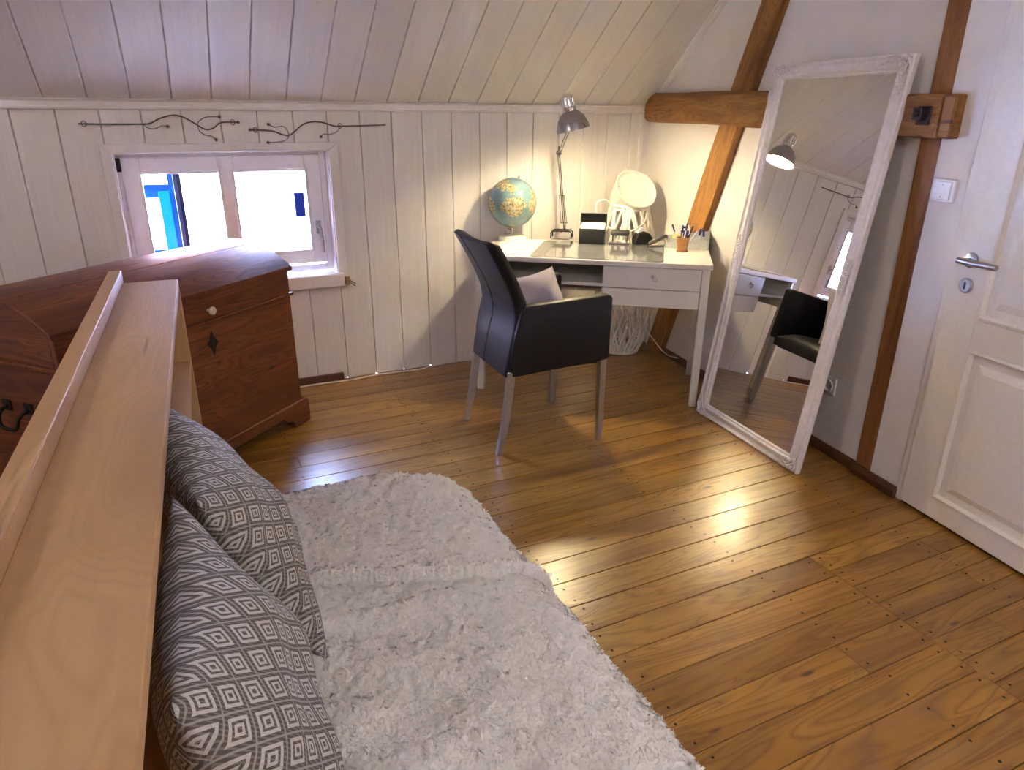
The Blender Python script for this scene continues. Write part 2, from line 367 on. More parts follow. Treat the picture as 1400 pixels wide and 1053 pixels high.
# value noise for displacement
_G = np.random.RandomState(3).rand(256, 256)
def vnoise(x, y):
    xi = np.floor(x).astype(int); yi = np.floor(y).astype(int); fx = x-xi; fy = y-yi
    fx = fx*fx*(3-2*fx); fy = fy*fy*(3-2*fy)
    A = lambda i, j: _G[(xi+i) % 256, (yi+j) % 256]
    return (A(0,0)*(1-fx)+A(1,0)*fx)*(1-fy)+(A(0,1)*(1-fx)+A(1,1)*fx)*fy-0.5
def fbm(x, y, o=4):
    s = 0; a = 1.0
    for i in range(o): s = s+a*vnoise(x*2**i+17*i, y*2**i+31*i); a *= 0.5
    return s

# ------------------------------------------------------------------ room shell
YN, XW, YB = 3.88, -2.6, -1.9
SL = R(37.0)                                   # roof pitch
Z0 = 1.50                                      # knee wall height
P0 = Vector((2.82, YN, 0)); U = Vector((-0.38, -2.85, 0)).normalized(); NW = Vector((-U.y, U.x, 0))   # NW: from wall E outwards
ERZ = math.atan2(U.y, U.x)
def ex(y): return 2.82 - (YN-y)*0.38/2.85      # x of the east wall at depth y
RIDGE_Y = (YN+YB)/2; RIDGE_Z = Z0+(YN-RIDGE_Y)*math.tan(SL)

# floor: planks
floor = struct(MB().box(XW, 3.0, YB-0.2, YN+0.05, -0.08, -0.018).build('floor', 'subfloor'), 'orange-brown pine floorboards fixed with dark nails')
def plank(x0, x1, y0, y1):
    gp = 0.0013
    MB().box(x0+0.0006, x1-0.0006, y0+gp, y1-gp, -0.018, 0.0).build('plank', 'floor', floor, bevel=0.0014)
PW = 0.1195
y = 1.418
k0 = int((YB-1.418)/PW)
nails = MB()
def nail(x, y):
    nails.lathe([(0.0042, -0.001), (0.0042, 0.0006), (0.002, 0.0009)], 6, Matrix.Translation((x, y, 0)), False, True)
JX = 1.85
cuts_a = {-4: [1.57], 7: [0.52], 12: [0.35], 15: [1.1]}
for k in range(k0, 22):
    ya = 1.418+k*PW; yb = min(ya+PW, YN)
    if ya > YN-0.02: break
    xe = ex((ya+yb)/2)-0.004
    end = JX if ya < 1.40 else xe
    xs = [XW] + cuts_a.get(k, [random.uniform(-1.9, -0.8)]) + [end]
    for a, b in zip(xs[:-1], xs[1:]): plank(a, b, ya, yb)
    for jx in (-0.95, -0.31, 0.33, 0.975, 1.60, 2.25):
        if jx < end-0.02:
            for f_ in (0.22, 0.78): nail(jx+random.uniform(-0.012, 0.012), ya+PW*f_+random.uniform(-0.006, 0.006))
    if ya < 1.40:
        for f_ in (0.22, 0.78): nail(JX-0.026+random.uniform(-0.004, 0.004), ya+PW*f_)
PB = 0.0925
cuts_b = {1: [2.30], 3: [2.255], 5: [2.1]}
kb = 0; yb = 1.418
while yb > YB+0.01:
    ya = max(yb-PB, YB); xe = ex((ya+yb)/2)-0.004
    xs = [JX] + cuts_b.get(kb, []) + [xe]
    for a, b in zip(xs[:-1], xs[1:]): plank(a, b, ya, yb)
    for f_ in (0.25, 0.75): nail(JX+0.03, ya+PB*f_); nail(2.27+random.uniform(-0.01, 0.01), ya+PB*f_)
    kb += 1; yb = ya
stuff(nails.build('nail_heads', 'rust_iron', floor))

# wall north: backing with a window hole, boards in front
WX0, WX1, WZ0, WZ1 = -0.205, 0.792, 0.605, 1.268
wall_n = empty('wall_north'); struct(wall_n, 'white vertical tongue-and-groove knee wall')
b = MB()
for q in ((XW, WX0, 0, Z0), (WX1, 2.9, 0, Z0), (WX0, WX1, 0, WZ0), (WX0, WX1, WZ1, Z0)): b.box(q[0], q[1], YN+0.006, YN+0.125, q[2], q[3])
b.build('backing', 'groove', wall_n)
def wboard(x0, x1, z0, z1): MB().box(x0+0.0014, x1-0.0014, YN-0.008, YN+0.008, z0, z1).build('board', 'panel_wall', wall_n, bevel=0.0035)
k = -12
while True:
    x0 = -0.567+0.1705*k; x1 = x0+0.1705
    if x0 > 2.76: break
    if x1 > XW:
        x0 = max(x0, XW); x1 = min(x1, 2.772)
        if x1 <= WX0+0.01 or x0 >= WX1-0.01: wboard(x0, x1, 0.0, 1.462)
        else:
            wboard(x0, x1, 0.0, WZ0); wboard(x0, x1, WZ1, 1.462)
            if x0 < WX0-0.01: wboard(x0, WX0, WZ0, WZ1)
            if x1 > WX1+0.01: wboard(WX1, x1, WZ0, WZ1)
    k += 1
# moulding under the slope
struct(MB().prism([(YN-0.008, 1.457), (YN-0.026, 1.459), (YN-0.028, 1.468), (YN-0.024, 1.474), (YN-0.024, 1.492), (YN-0.034, 1.500), (YN-0.008, 1.507)], XW, 2.765, 'x').build('trim_1', 'trim_white', bevel=0.001), 'white moulding where knee wall meets sloping ceiling')
# corner strip between panelling and plaster
struct(MB().box(2.735, 2.768, YN-0.028, YN-0.008, 0, 1.457).build('trim_2', 'trim_white', bevel=0.003), 'white corner strip ending the panelling')
MB().box(2.766, 2.84, YN-0.010, YN+0.02, 0, 1.47).build('plaster_return', 'plaster', wall_n)
struct(MB().box(XW, 0.772, YN-0.026, YN-0.008, 0.0, 0.042).build('baseboard_north', 'skirting', bevel=0.004), 'short brown skirting strip beside the chest')

# wall east (gable): plaster with a door hole
DS0, DS1, DZ1 = 2.345, 3.26, 2.04
MEW = frame(P0, U, NW, (0, 0, 1))              # local x along the wall towards the camera, -y into the room
def roofz(s): yy = YN + U.y*s; return Z0+(YN-yy)*math.tan(SL) if yy > RIDGE_Y else Z0+(yy-YB)*math.tan(SL)
SR = (YN-RIDGE_Y)/(-U.y); SE = (YN-YB)/(-U.y)
wall_e = struct(empty('wall_east', mw=MEW), 'white plastered gable wall with timber framing')
MB().prism([(-0.1, 0), (2.185, 0), (2.185, roofz(2.185)+0.05), (-0.1, Z0+0.02)], 0.0, 0.2).build('plaster', 'plaster', wall_e)
b = MB().prism([(2.185, 0), (DS0, 0), (DS0, roofz(DS0)+0.05), (2.185, roofz(2.185)+0.05)], -0.012, 0.2)
b.prism([(DS0, DZ1), (DS1, DZ1), (DS1, roofz(DS1)+0.05), (SR, RIDGE_Z+0.05), (DS0, roofz(DS0)+0.05)], -0.012, 0.2)
b.prism([(DS1, 0), (SE, 0), (SE, Z0+0.05), (DS1, roofz(DS1)+0.05)], -0.012, 0.2)
b.build('plaster', 'plaster', wall_e)
struct(MB().prism([(0, 0), (-0.018, 0), (-0.018, 0.034), (-0.008, 0.046), (0, 0.046)], 0.38, 2.095, 'x').build('baseboard_east', 'skirting', bevel=0.002, mw=MEW), 'dark brown skirting board behind the mirror')
struct(MB().prism([(-0.012, 0), (-0.036, 0), (-0.036, 0.03), (-0.024, 0.046), (-0.012, 0.046)], 2.10, 2.338, 'x').build('baseboard_east', 'skirting', bevel=0.002, mw=MEW), 'short brown skirting block between post and door')
# strip along slope on the gable
sv = Vector((U.x, U.y, math.tan(SL)*-U.y)).normalized()
mt = frame(P0+Vector((0, 0, Z0-0.005)), sv, NW, sv.cross(NW))
b = MB().box(0.0, 3.5, -0.016, 0.0, -0.042, 0.0); b.box(0.0, 3.5, -0.026, -0.014, -0.018, 0.0)
struct(b.build('trim_3', 'trim_white', bevel=0.002, mw=mt), 'white strip along ceiling slope on gable wall')
# other walls and roof slopes
struct(MB().prism([(YB, 0), (YN+0.1, 0), (YN+0.1, Z0), (RIDGE_Y, RIDGE_Z+0.05), (YB, Z0)], XW-0.2, XW, 'x').build('wall_west', 'plaster'), 'white plastered gable wall behind the chest')
struct(MB().box(XW, 2.3, YB-0.2, YB, 0, Z0+0.05).build('wall_south', 'plaster'), 'white knee wall behind the camera')
ceil = empty('ceiling', mw=frame((0, YN, Z0), (1, 0, 0), (0, -math.cos(SL), math.sin(SL)), (0, math.sin(SL)*-1, -math.cos(SL))))
struct(ceil, 'sloping ceiling of white grooved boards')
SLEN = (YN-RIDGE_Y)/math.cos(SL)
MB().box(XW, 3.0, -0.05, SLEN, -0.09, -0.006).build('backing', 'groove', ceil)
k = -14
while True:
    x0 = -0.428+0.1715*k; x1 = x0+0.1715
    if x0 > 2.74: break
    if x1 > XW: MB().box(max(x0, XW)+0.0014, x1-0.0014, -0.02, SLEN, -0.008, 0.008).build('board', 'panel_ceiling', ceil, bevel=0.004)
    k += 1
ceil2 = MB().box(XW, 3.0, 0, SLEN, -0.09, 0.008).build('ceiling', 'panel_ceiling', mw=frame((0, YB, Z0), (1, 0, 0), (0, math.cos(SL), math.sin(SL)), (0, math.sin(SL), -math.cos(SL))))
struct(ceil2, 'far ceiling slope behind the camera')

# ------------------------------------------------------------------ window
win = struct(empty('window_1', (0, 0, 0)), 'small white tilt window with two panes')
tr = MB()
o0, o1, o2 = -0.250, 0.842, 1.308
tr.prism([(o0, o2), (o1, o2), (WX1, WZ1), (WX0, WZ1)], YN-0.022, YN-0.008)
tr.build('top_trim', 'trim_white', win, bevel=0.002)
MB().prism([(WX1, WZ1), (o1, o2), (o1, 0.56), (WX1, 0.60)], YN-0.022, YN-0.008).build('side_trim', 'trim_white', win, bevel=0.002)
MB().prism([(WX0, WZ1), (o0, o2), (o0, 0.56), (WX0, 0.60)], YN-0.022, YN-0.008).build('side_trim', 'trim_white', win, bevel=0.002)
def rectframe(b, x0, x1, z0, z1, w, ya, yb):
    if isinstance(w, (int, float)): w = (w, w, w, w)      # left, right, bottom, top
    b.box(x0, x0+w[0], ya, yb, z0, z1); b.box(x1-w[1], x1, ya, yb, z0, z1)
    b.box(x0+w[0], x1-w[1], ya, yb, z0, z0+w[2]); b.box(x0+w[0], x1-w[1], ya, yb, z1-w[3], z1)
rb = MB(); rectframe(rb, WX0, WX1, WZ0, WZ1, 0.006, YN-0.010, YN+0.12); rb.build('reveal', 'window_white', win)
YS = YN+0.052                                    # sash front
b = MB(); rectframe(b, WX0+0.006, WX1-0.006, 0.628, WZ1-0.006, 0.040, YS+0.012, YS+0.07); b.build('fixed_frame', 'window_white', win, bevel=0.002)
sash = empty('sash', parent=win)
SX0, SX1, SZ0, SZ1 = -0.182, 0.752, 0.678, 1.246
b = MB()
P1 = (-0.100, 0.248); P2 = (0.322, 0.672); PZ0, PZ1 = 0.752, 1.166
b.box(SX0, P1[0], YS, YS+0.05, SZ0, SZ1); b.box(P1[1], P2[0], YS, YS+0.05, SZ0, SZ1); b.box(P2[1], SX1, YS, YS+0.05, SZ0, SZ1)
for p in (P1, P2): b.box(p[0], p[1], YS, YS+0.05, SZ0, PZ0); b.box(p[0], p[1], YS, YS+0.05, PZ1, SZ1)
b.build('sash_frame', 'window_white', sash, bevel=0.003)
for p in (P1, P2):
    b = MB(); rectframe(b, p[0]-0.013, p[1]+0.013, PZ0-0.013, PZ1+0.013, 0.014, YS-0.004, YS+0.012); b.build('glazing_bead', 'window_white', sash, bevel=0.002)
    MB().box(p[0], p[1], YS+0.022, YS+0.026, PZ0, PZ1).build('pane', 'glass', sash)
hx = 0.716
hd = empty('handle', parent=sash)
MB().tube(spline([(hx, YS, 0.872), (hx, YS-0.035, 0.874), (hx+0.003, YS-0.043, 0.862), (hx+0.008, YS-0.045, 0.80), (hx+0.011, YS-0.043, 0.742)]), 0.0085, 10).build('lever', 'steel', hd, smooth=40)
MB().prism([(hx-0.014, 0.835), (hx+0.014, 0.835), (hx+0.014, 0.905), (hx-0.014, 0.905)], YS-0.006, YS).build('rosette', 'steel', hd, bevel=0.003)
b = MB().tube([(-0.190, YS-0.002, 1.185), (-0.190, YS-0.002, 1.238)], 0.006, 8); b.box(-0.202, -0.178, YS, YS+0.006, 1.18, 1.243)
b.build('hinge', 'rust_iron', win)
MB().box(WX0-0.01, 0.815, YN-0.055, YN+0.06, 0.556, 0.626).build('window_sill', 'trim_white', win, bevel=0.004)
# small peg at the sill end
peg = tag(empty('wooden_peg', (0.823, YN-0.03, 0.585)), 'small brown wooden peg at the right end of window sill', 'peg')
MB().box(0.0, 0.022, -0.016, 0.02, -0.028, 0.020).build('block', 'brass', peg, bevel=0.003)
b = MB().tube([(0.018, -0.018, 0.0), (0.05, -0.024, -0.02)], 0.0025, 6); b.tube([(0.018, -0.018, -0.01), (0.048, -0.024, -0.034)], 0.0025, 6); b.build('prong', 'rust_iron', peg)

# outside the window
house = tag(empty('house_facade', (0, 7.5, -2.6)), 'white house across the yard with blue shutter seen through window', 'house')
MB().box(-4.5, 6.0, 0.0, 0.3, 0.0, 4.2).build('wall', 'facade', house)
MB().prism([(-0.25, 4.18), (3.0, 6.2), (3.0, 6.3), (-0.25, 4.28)], -4.6, 6.1, 'x').build('roof', 'skirting', house)
sh = empty('blue_window', parent=house)
b = MB(); rectframe(b, -0.36, 0.065, 2.3, 3.62, (0.06, 0.045, 0.06, 0.07), -0.05, 0.0); b.build('blue_frame', 'blue', sh, bevel=0.004)
MB().box(-0.075, 0.022, -0.06, -0.04, 2.36, 3.36).build('shutter_leaf', 'blue_light', sh, bevel=0.004)
MB().box(-0.30, 0.02, -0.045, -0.015, 3.30, 3.42).build('crossbar', 'blue', sh); MB().box(-0.30, -0.075, -0.045, -0.015, 2.75, 2.82).build('crossbar', 'blue', sh)
MB().box(-0.28, 0.055, -0.012, -0.004, 2.36, 3.56).build('pane', 'paper', sh)
MB().tube([(0.10, -0.05, 0.0), (0.10, -0.05, 4.15)], 0.032, 8).build('downpipe', 'downpipe', house)
MB().box(1.150, 1.245, -0.05, 0.0, 3.06, 3.30).build('letter_box', 'navy', house, bevel=0.006)
struct(MB().box(-9, 9, YN+0.3, 12, -2.75, -2.6).build('yard_ground', 'ground'), 'pale paved yard outside the window')

# ------------------------------------------------------------------ curtain rods over the window
def curtain_rod(label, main, tendrils, balls, stubs):
    YR = 3.850
    r = tag(empty('curtain_rod', (main[0][0], YR, main[0][1])), label, 'curtain rod', 'wrought iron curtain rods over the window')
    off = Vector(r.location)
    V = lambda p: Vector((p[0], YR, p[1]))-off
    MB().tube(spline([V(p) for p in main], 5), 0.0034, 6).build('rod', 'iron', r, smooth=50)
    for t in tendrils: MB().tube(spline([V(p) for p in t], 5), 0.0020, 5).build('tendril', 'iron', r, smooth=50)
    for p in balls: MB().sphere(V(p), 0.0075, 8, 6).build('ball_tip', 'iron', r, smooth=60)
    for p in stubs:
        q = V(p); b = MB().tube([q, q+Vector((0, 0.022, 0))], 0.003, 6)
        b.tube([q+Vector((math.cos(a)*0.010, 0, math.sin(a)*0.012)) for a in [i*math.pi/5 for i in range(10)]], 0.002, 5, closed=True); b.build('bracket', 'iron', r)
curtain_rod('left wrought-iron curtain rod with curled tendrils above window',
    [(-0.312,1.397),(-0.205,1.396),(-0.056,1.396),(-0.021,1.400),(0.026,1.422),(0.081,1.435),(0.124,1.426),(0.170,1.398),(0.212,1.372),(0.249,1.378),(0.289,1.403),(0.365,1.405)],
    [[(-0.051,1.395),(-0.034,1.380),(-0.006,1.376),(0.025,1.389),(0.051,1.386)], [(0.282,1.429),(0.220,1.426),(0.187,1.406),(0.180,1.393)], [(0.180,1.393),(0.186,1.364),(0.209,1.347),(0.239,1.340),(0.254,1.325)]],
    [(0.365,1.405),(0.051,1.386),(0.282,1.429),(0.254,1.325)], [(-0.29,1.397),(0.34,1.404)])
curtain_rod('right wrought-iron curtain rod with curled tendrils nearer the desk',
    [(0.416,1.370),(0.514,1.365),(0.567,1.347),(0.600,1.343),(0.630,1.363),(0.673,1.395),(0.726,1.408),(0.777,1.403),(0.823,1.388),(0.858,1.386),(1.100,1.392)],
    [[(0.504,1.395),(0.532,1.382),(0.577,1.385),(0.596,1.357),(0.598,1.343)], [(0.598,1.343),(0.587,1.325),(0.558,1.314),(0.494,1.310)], [(0.858,1.390),(0.844,1.362),(0.808,1.348),(0.773,1.349),(0.756,1.335)]],
    [(0.416,1.370),(0.504,1.395),(0.494,1.310),(0.756,1.335)], [(0.44,1.369),(0.858,1.388)])

# ------------------------------------------------------------------ timber frame on wall east
def log(name, m, parent, p, q, w0, w1, d0, d1, wob=0.004, seed=0, n=14, mwp=None, bev=0.010, taper=None):
    """timber from p to q (wall coords s,z); w0..w1 across, d0..d1 depth (local y); slightly uneven edges; local x along grain"""
    p = Vector((p[0], 0, p[1])); q = Vector((q[0], 0, q[1])); ax = (q-p).normalized(); ln = (q-p).length
    mm = frame(p, ax, (0, 1, 0), ax.cross(Vector((0, 1, 0))))
    rnd = random.Random(seed); b = MB(); vs = []; fs = []
    prof = [(d0+bev, w0), (d1, w0), (d1, w1), (d0+bev, w1), (d0, w1-bev), (d0, w0+bev)]
    ph = [rnd.uniform(0, 6) for _ in prof]
    for i in range(n+1):
        t = i/n
        for j, (dy, dz) in enumerate(prof):
            k_ = 1.0 if taper is None else taper(t)
            wz = wob*(math.sin(t*5+ph[j])+0.5*math.sin(t*13+ph[j]*2))
            wy = 0 if dy == d1 else wob*0.5*math.sin(t*7+ph[j])
            vs.append((t*ln, dy*k_+wy, dz*k_+wz))
    m_ = len(prof)
    for i in range(n):
        for j in range(m_): fs.append((i*m_+j, i*m_+(j+1) % m_, (i+1)*m_+(j+1) % m_, (i+1)*m_+j))
    fs += [tuple(range(m_-1, -1, -1)), tuple(range(n*m_, (n+1)*m_))]
    b.add(vs, fs); return b.build(name, m, parent, mw=(mwp @ mm if mwp is not None else mm))
tie = tag(empty('tie_beam', mw=MEW @ Matrix.Translation((0, 0, 1.405))), 'horizontal timber tie beam with bolted end, running behind the mirror', 'beam')
def tb(t): return 0.62+0.38*min(1, t*22)**0.5
log('beam', 'beam', tie, (-0.035, 0.083), (1.93, 0.075), -0.082, 0.082, -0.060, 0.02, 0.005, 4, n=44, bev=0.022, taper=tb)
MB().prism([(1.90, -0.020), (2.195, -0.028), (2.195, 0.122), (1.90, 0.126)], -0.060, 0.0).build('end_block', 'beam', tie, bevel=0.012, seg=2)
MB().prism([(2.197, -0.024), (2.250, -0.026), (2.250, 0.120), (2.197, 0.118)], -0.058, 0.0).build('end_block', 'beam', tie, bevel=0.006)
MB().box(2.105, 2.165, -0.067, -0.060, 0.018, 0.080).build('square_washer', 'rust_iron', tie, bevel=0.003)
b = MB().box(2.108, 2.146, -0.090, -0.067, 0.035, 0.075); b.lathe([(0.010, 0), (0.010, 0.006), (0.004, 0.007)], 12, Matrix.Translation((2.127, -0.090, 0.055)) @ Matrix.Rotation(R(90), 4, 'X')); b.build('bolt_nut', 'rust_iron', tie, bevel=0.002)
br = tag(empty('diagonal_brace', mw=MEW), 'leaning timber brace rising from floor corner behind tie beam', 'beam')
log('brace_timber', 'beam', br, (0.335, 0.0), (1.180, 2.02), -0.076, 0.076, -0.045, 0.03, 0.004, 9, n=20, bev=0.006)
po = tag(empty('wall_post', mw=MEW), 'upright timber post in the wall between mirror and door', 'post')
log('post_timber', 'post', po, (2.143, 0.0), (2.125, 2.9), -0.052, 0.042, -0.010, 0.05, 0.003, 2, n=16, bev=0.003)

# switch and socket
sw = tag(empty('light_switch', mw=MEW @ Matrix.Translation((2.243, -0.012, 1.205))), 'white rocker light switch between timber post and door', 'switch')
MB().box(-0.048, 0.048, -0.010, 0, -0.040, 0.040).build('frame', 'socket', sw, bevel=0.003)
MB().box(-0.034, 0.034, -0.015, -0.008, -0.031, 0.031).build('rocker', 'socket', sw, bevel=0.002)
for z_ in (0.018, -0.024): MB().box(-0.0015, 0.0015, -0.0155, -0.0148, z_, z_+0.006).build('mark', 'socket_dark', sw)
so = tag(empty('wall_socket', mw=MEW @ Matrix.Translation((1.868, 0, 0.318))), 'white round-pin wall socket low behind the mirror', 'socket')
MB().box(-0.075, 0.042, -0.010, 0, -0.042, 0.042).build('frame', 'socket', so, bevel=0.006)
def disc(r0, r1, y0, y1): return MB().lathe([(r0, 0), (r1, y1-y0)], 20, Matrix.Translation((0, y0, 0)) @ Matrix.Rotation(R(-90), 4, 'X'))
b = MB().lathe([(0.028, 0.006), (0.028, 0.018), (0.022, 0.018), (0.020, 0.009), (0.001, 0.009)], 20, Matrix.Rotation(R(90), 4, 'X'), True, True); b.build('insert', 'socket', so, smooth=40)
MB().lathe([(0.0195, 0.0092), (0.001, 0.0096)], 20, Matrix.Rotation(R(90), 4, 'X'), True, True).build('well', 'socket_dark', so)
for sx in (-0.0095, 0.0095): MB().lathe([(0.0028, 0.0098), (0.0005, 0.0105)], 8, Matrix.Translation((sx, 0, 0)) @ Matrix.Rotation(R(90), 4, 'X')).build('pin_hole', 'black', so)

# ------------------------------------------------------------------ door
door = struct(empty('door_1', mw=MEW), 'white panelled door with steel lever handle')
b = MB(); b.box(DS0-0.012, DS0+0.020, -0.020, 0.02, 0, DZ1+0.03); b.box(DS1-0.02, DS1+0.012, -0.020, 0.02, 0, DZ1+0.03); b.box(DS0-0.012, DS1+0.012, -0.020, 0.02, DZ1-0.01, DZ1+0.03)
b.build('door_casing', 'door_white', door, bevel=0.004)
YD = -0.028
leaf = empty('door_leaf', parent=door)
LX0, LX1 = DS0+0.020, DS1-0.022
st = 0.130
MB().box(LX0, LX0+st, YD, 0.012, 0.012, DZ1-0.012).build('stile', 'door_white', leaf, bevel=0.003)
MB().box(LX1-st, LX1, YD, 0.012, 0.012, DZ1-0.012).build('stile', 'door_white', leaf, bevel=0.003)
for z0, z1 in ((0.012, 0.095), (0.690, 0.797), (DZ1-0.14, DZ1-0.012)):
    MB().box(LX0+st, LX1-st, YD, 0.012, z0, z1).build('rail', 'door_white', leaf, bevel=0.003)
for z0, z1 in ((0.095, 0.690), (0.797, DZ1-0.14)):
    x0, x1 = LX0+st, LX1-st
    vs = []; fs = []                     # moulded panel: rings of falling and rising bevel
    for i, (ins, dy) in enumerate(((0.0, YD-0.004), (0.010, YD-0.006), (0.018, YD+0.010), (0.045, YD+0.010), (0.072, YD-0.001), (0.074, YD-0.001))):
        vs += [(x0+ins, dy, z0+ins), (x1-ins, dy, z0+ins), (x1-ins, dy, z1-ins), (x0+ins, dy, z1-ins)]
        if i: fs += [((i-1)*4+j, (i-1)*4+(j+1) % 4, i*4+(j+1) % 4, i*4+j) for j in range(4)]
    n_ = len(vs); fs.append((n_-4, n_-3, n_-2, n_-1)); vs += [(x0, 0.01, z0), (x1, 0.01, z0), (x1, 0.01, z1), (x0, 0.01, z1)]
    fs.append((n_+3, n_+2, n_+1, n_)); fs += [(n_+j, n_+(j+1) % 4, (j+1) % 4, j) for j in range(4)]
    MB().add(vs, fs).build('panel', 'door_white', leaf)
struct(MB().box(DS0-0.15, DS1+0.15, 0.20, 0.24, -0.08, DZ1+0.15).build('door_light_block', 'plaster', mw=MEW), 'added slab behind the closed door blocking outside light')  # slab added to stop outside light leaking in under the door
hs = 2.424
hw = empty('door_handle', parent=door)
rotx = Matrix.Rotation(R(90), 4, 'X')
MB().lathe([(0.026, 0), (0.026, 0.007), (0.022, 0.010), (0.012, 0.011)], 24, Matrix.Translation((hs, YD, 0.990)) @ rotx).build('rosette', 'steel', hw, smooth=35)
MB().tube(spline([(hs, YD, 0.990), (hs, YD-0.045, 0.990)])+[(hs, YD-0.05, 0.990)], 0.009, 12).build('neck', 'steel', hw, smooth=50)
MB().tube([(hs-0.012, YD-0.050, 0.990), (hs+0.03, YD-0.054, 0.990), (hs+0.132, YD-0.050, 0.990)], 0.0105, 14).build('lever', 'steel', hw, smooth=50)
MB().lathe([(0.026, 0), (0.026, 0.007), (0.022, 0.010), (0.001, 0.010)], 24, Matrix.Translation((hs+0.004, YD, 0.902)) @ rotx).build('key_rosette', 'steel', hw, smooth=35)
MB().box(hs+0.004-0.003, hs+0.004+0.003, YD-0.0112, YD-0.009, 0.890, 0.914).build('keyhole', 'black', hw)

# ------------------------------------------------------------------ mirror leaning on wall east
MA = Vector((2.335, 2.62, 0)); mwv = Vector((-0.0855, -0.9963, 0)); mnn = Vector((0.9963, -0.0855, 0)); tl = R(7.6)
mup = mnn*math.sin(tl)+Vector((0, 0, math.cos(tl))); mbk = mup.cross(mwv); mbk = mbk if mbk.dot(mnn) > 0 else -mbk
MMI = frame(MA+Vector((0, 0, 0.0)), mwv, mbk, mup)           # local x width, y behind, z up the frame
mi = tag(empty('standing_mirror', mw=MMI), 'tall white ornate-framed mirror leaning against the gable wall', 'mirror')
MWd, MHt = 0.738, 1.68
prof = [(0.0, 0.026), (0.0, 0.006), (0.004, 0.000), (0.010, 0.000), (0.013, 0.005), (0.022, 0.007), (0.036, 0.001), (0.046, -0.003), (0.053, 0.001), (0.055, 0.006), (0.060, 0.005), (0.064, 0.010), (0.066, 0.018)]
vs = []; fs = []
for i, (t, d) in enumerate(prof):
    vs += [(t, d, t), (MWd-t, d, t), (MWd-t, d, MHt-t), (t, d, MHt-t)]
sides = {0: ([], []), 1: ([], []), 2: ([], []), 3: ([], [])}
for j in range(4):
    b = MB(); v_ = []; f_ = []
    for i in range(len(prof)): v_ += [vs[i*4+j], vs[i*4+(j+1) % 4]]
    for i in range(len(prof)-1): f_.append((2*i, 2*i+1, 2*i+3, 2*i+2))
    n_ = len(prof); f_.append((0, 2*n_-2, 2*n_-1, 1))
    b.add(v_, f_).build(['bottom_rail', 'side_rail', 'top_rail', 'side_rail'][j], 'mirror_frame', mi, smooth=30)
MB().box(0.062, MWd-0.062, 0.014, 0.020, 0.062, MHt-0.062).build('mirror_glass', 'mirror', mi)
MB().box(0.03, MWd-0.03, 0.0205, 0.025, 0.03, MHt-0.03).build('back_board', 'skirting', mi)
beads = MB()
def bead(x, z): beads.lathe([(0.0001, -0.0024), (0.0024, -0.0008), (0.0024, 0.0010), (0.0001, 0.0026)], 5, Matrix.Translation((x, 0.005, z)) @ rotx, False, False)
nn_ = int((MHt-0.12)/0.0075)
for i in range(nn_): z = 0.06+i*0.0075; bead(0.0605, z); bead(MWd-0.0605, z)
for i in range(int((MWd-0.12)/0.0075)): x = 0.06+i*0.0075; bead(x, 0.0605); bead(x, MHt-0.0605)
stuff(beads.build('bead_edge', 'mirror_frame', mi))
def ornament(cx, cz, sx, sz, seed, long=None):
    rnd = random.Random(seed); b = MB()
    def pt(a, c_): return (cx+sx*a, -0.003, cz+sz*c_)
    if long is None:
        curves = []
        for q in range(10):                                   # scrolls spreading from the corner
            a0 = rnd.uniform(0.005, 0.05); c0 = rnd.uniform(0.005, 0.05)
            hor = q % 2 == 0; ln = rnd.uniform(0.05, 0.12)
            pts = []
            for t in range(7):
                tt = t/6; w_ = 0.010*math.sin(tt*6+q)
                pts.append(pt(a0+ln*tt, min(0.058, max(0.006, c0*(1-tt*0.4)+w_))) if hor else pt(min(0.058, max(0.006, a0*(1-tt*0.4)+w_)), c0+ln*tt))
            b.tube(spline(pts, 3), [0.0052*(1-0.75*i/18) for i in range(19)], 6)
        for q in range(6):
            a, c_ = rnd.uniform(0.012, 0.055), rnd.uniform(0.012, 0.055); b.sphere(pt(a, c_), rnd.uniform(0.005, 0.009), 7, 5)
        b.tube(spline([pt(0.03+0.018*math.cos(t), 0.03+0.018*math.sin(t)) for t in [i*0.8 for i in range(8)]], 3), 0.004, 6)
    else:
        for q in range(14):
            c0 = -long+2*long*q/13; w_ = 0.018*(1-abs(c0)/long*0.6)
            b.tube(spline([pt(0.033-w_, c0), pt(0.033, c0+0.010*(1 if c0 < 0 else -1)), pt(0.033+w_, c0)], 3), [0.002, 0.0035, 0.0045, 0.005, 0.0045, 0.0035, 0.002], 6)
    b.build('corner_ornament' if long is None else 'side_ornament', 'ornament', mi, smooth=60)
ornament(0, 0, 1, 1, 1); ornament(MWd, 0, -1, 1, 2); ornament(0, MHt, 1, -1, 3); ornament(MWd, MHt, -1, -1, 4)
ornament(0, 0.86, 1, 1, 5, 0.07); ornament(MWd, 0.86, -1, 1, 6, 0.07)

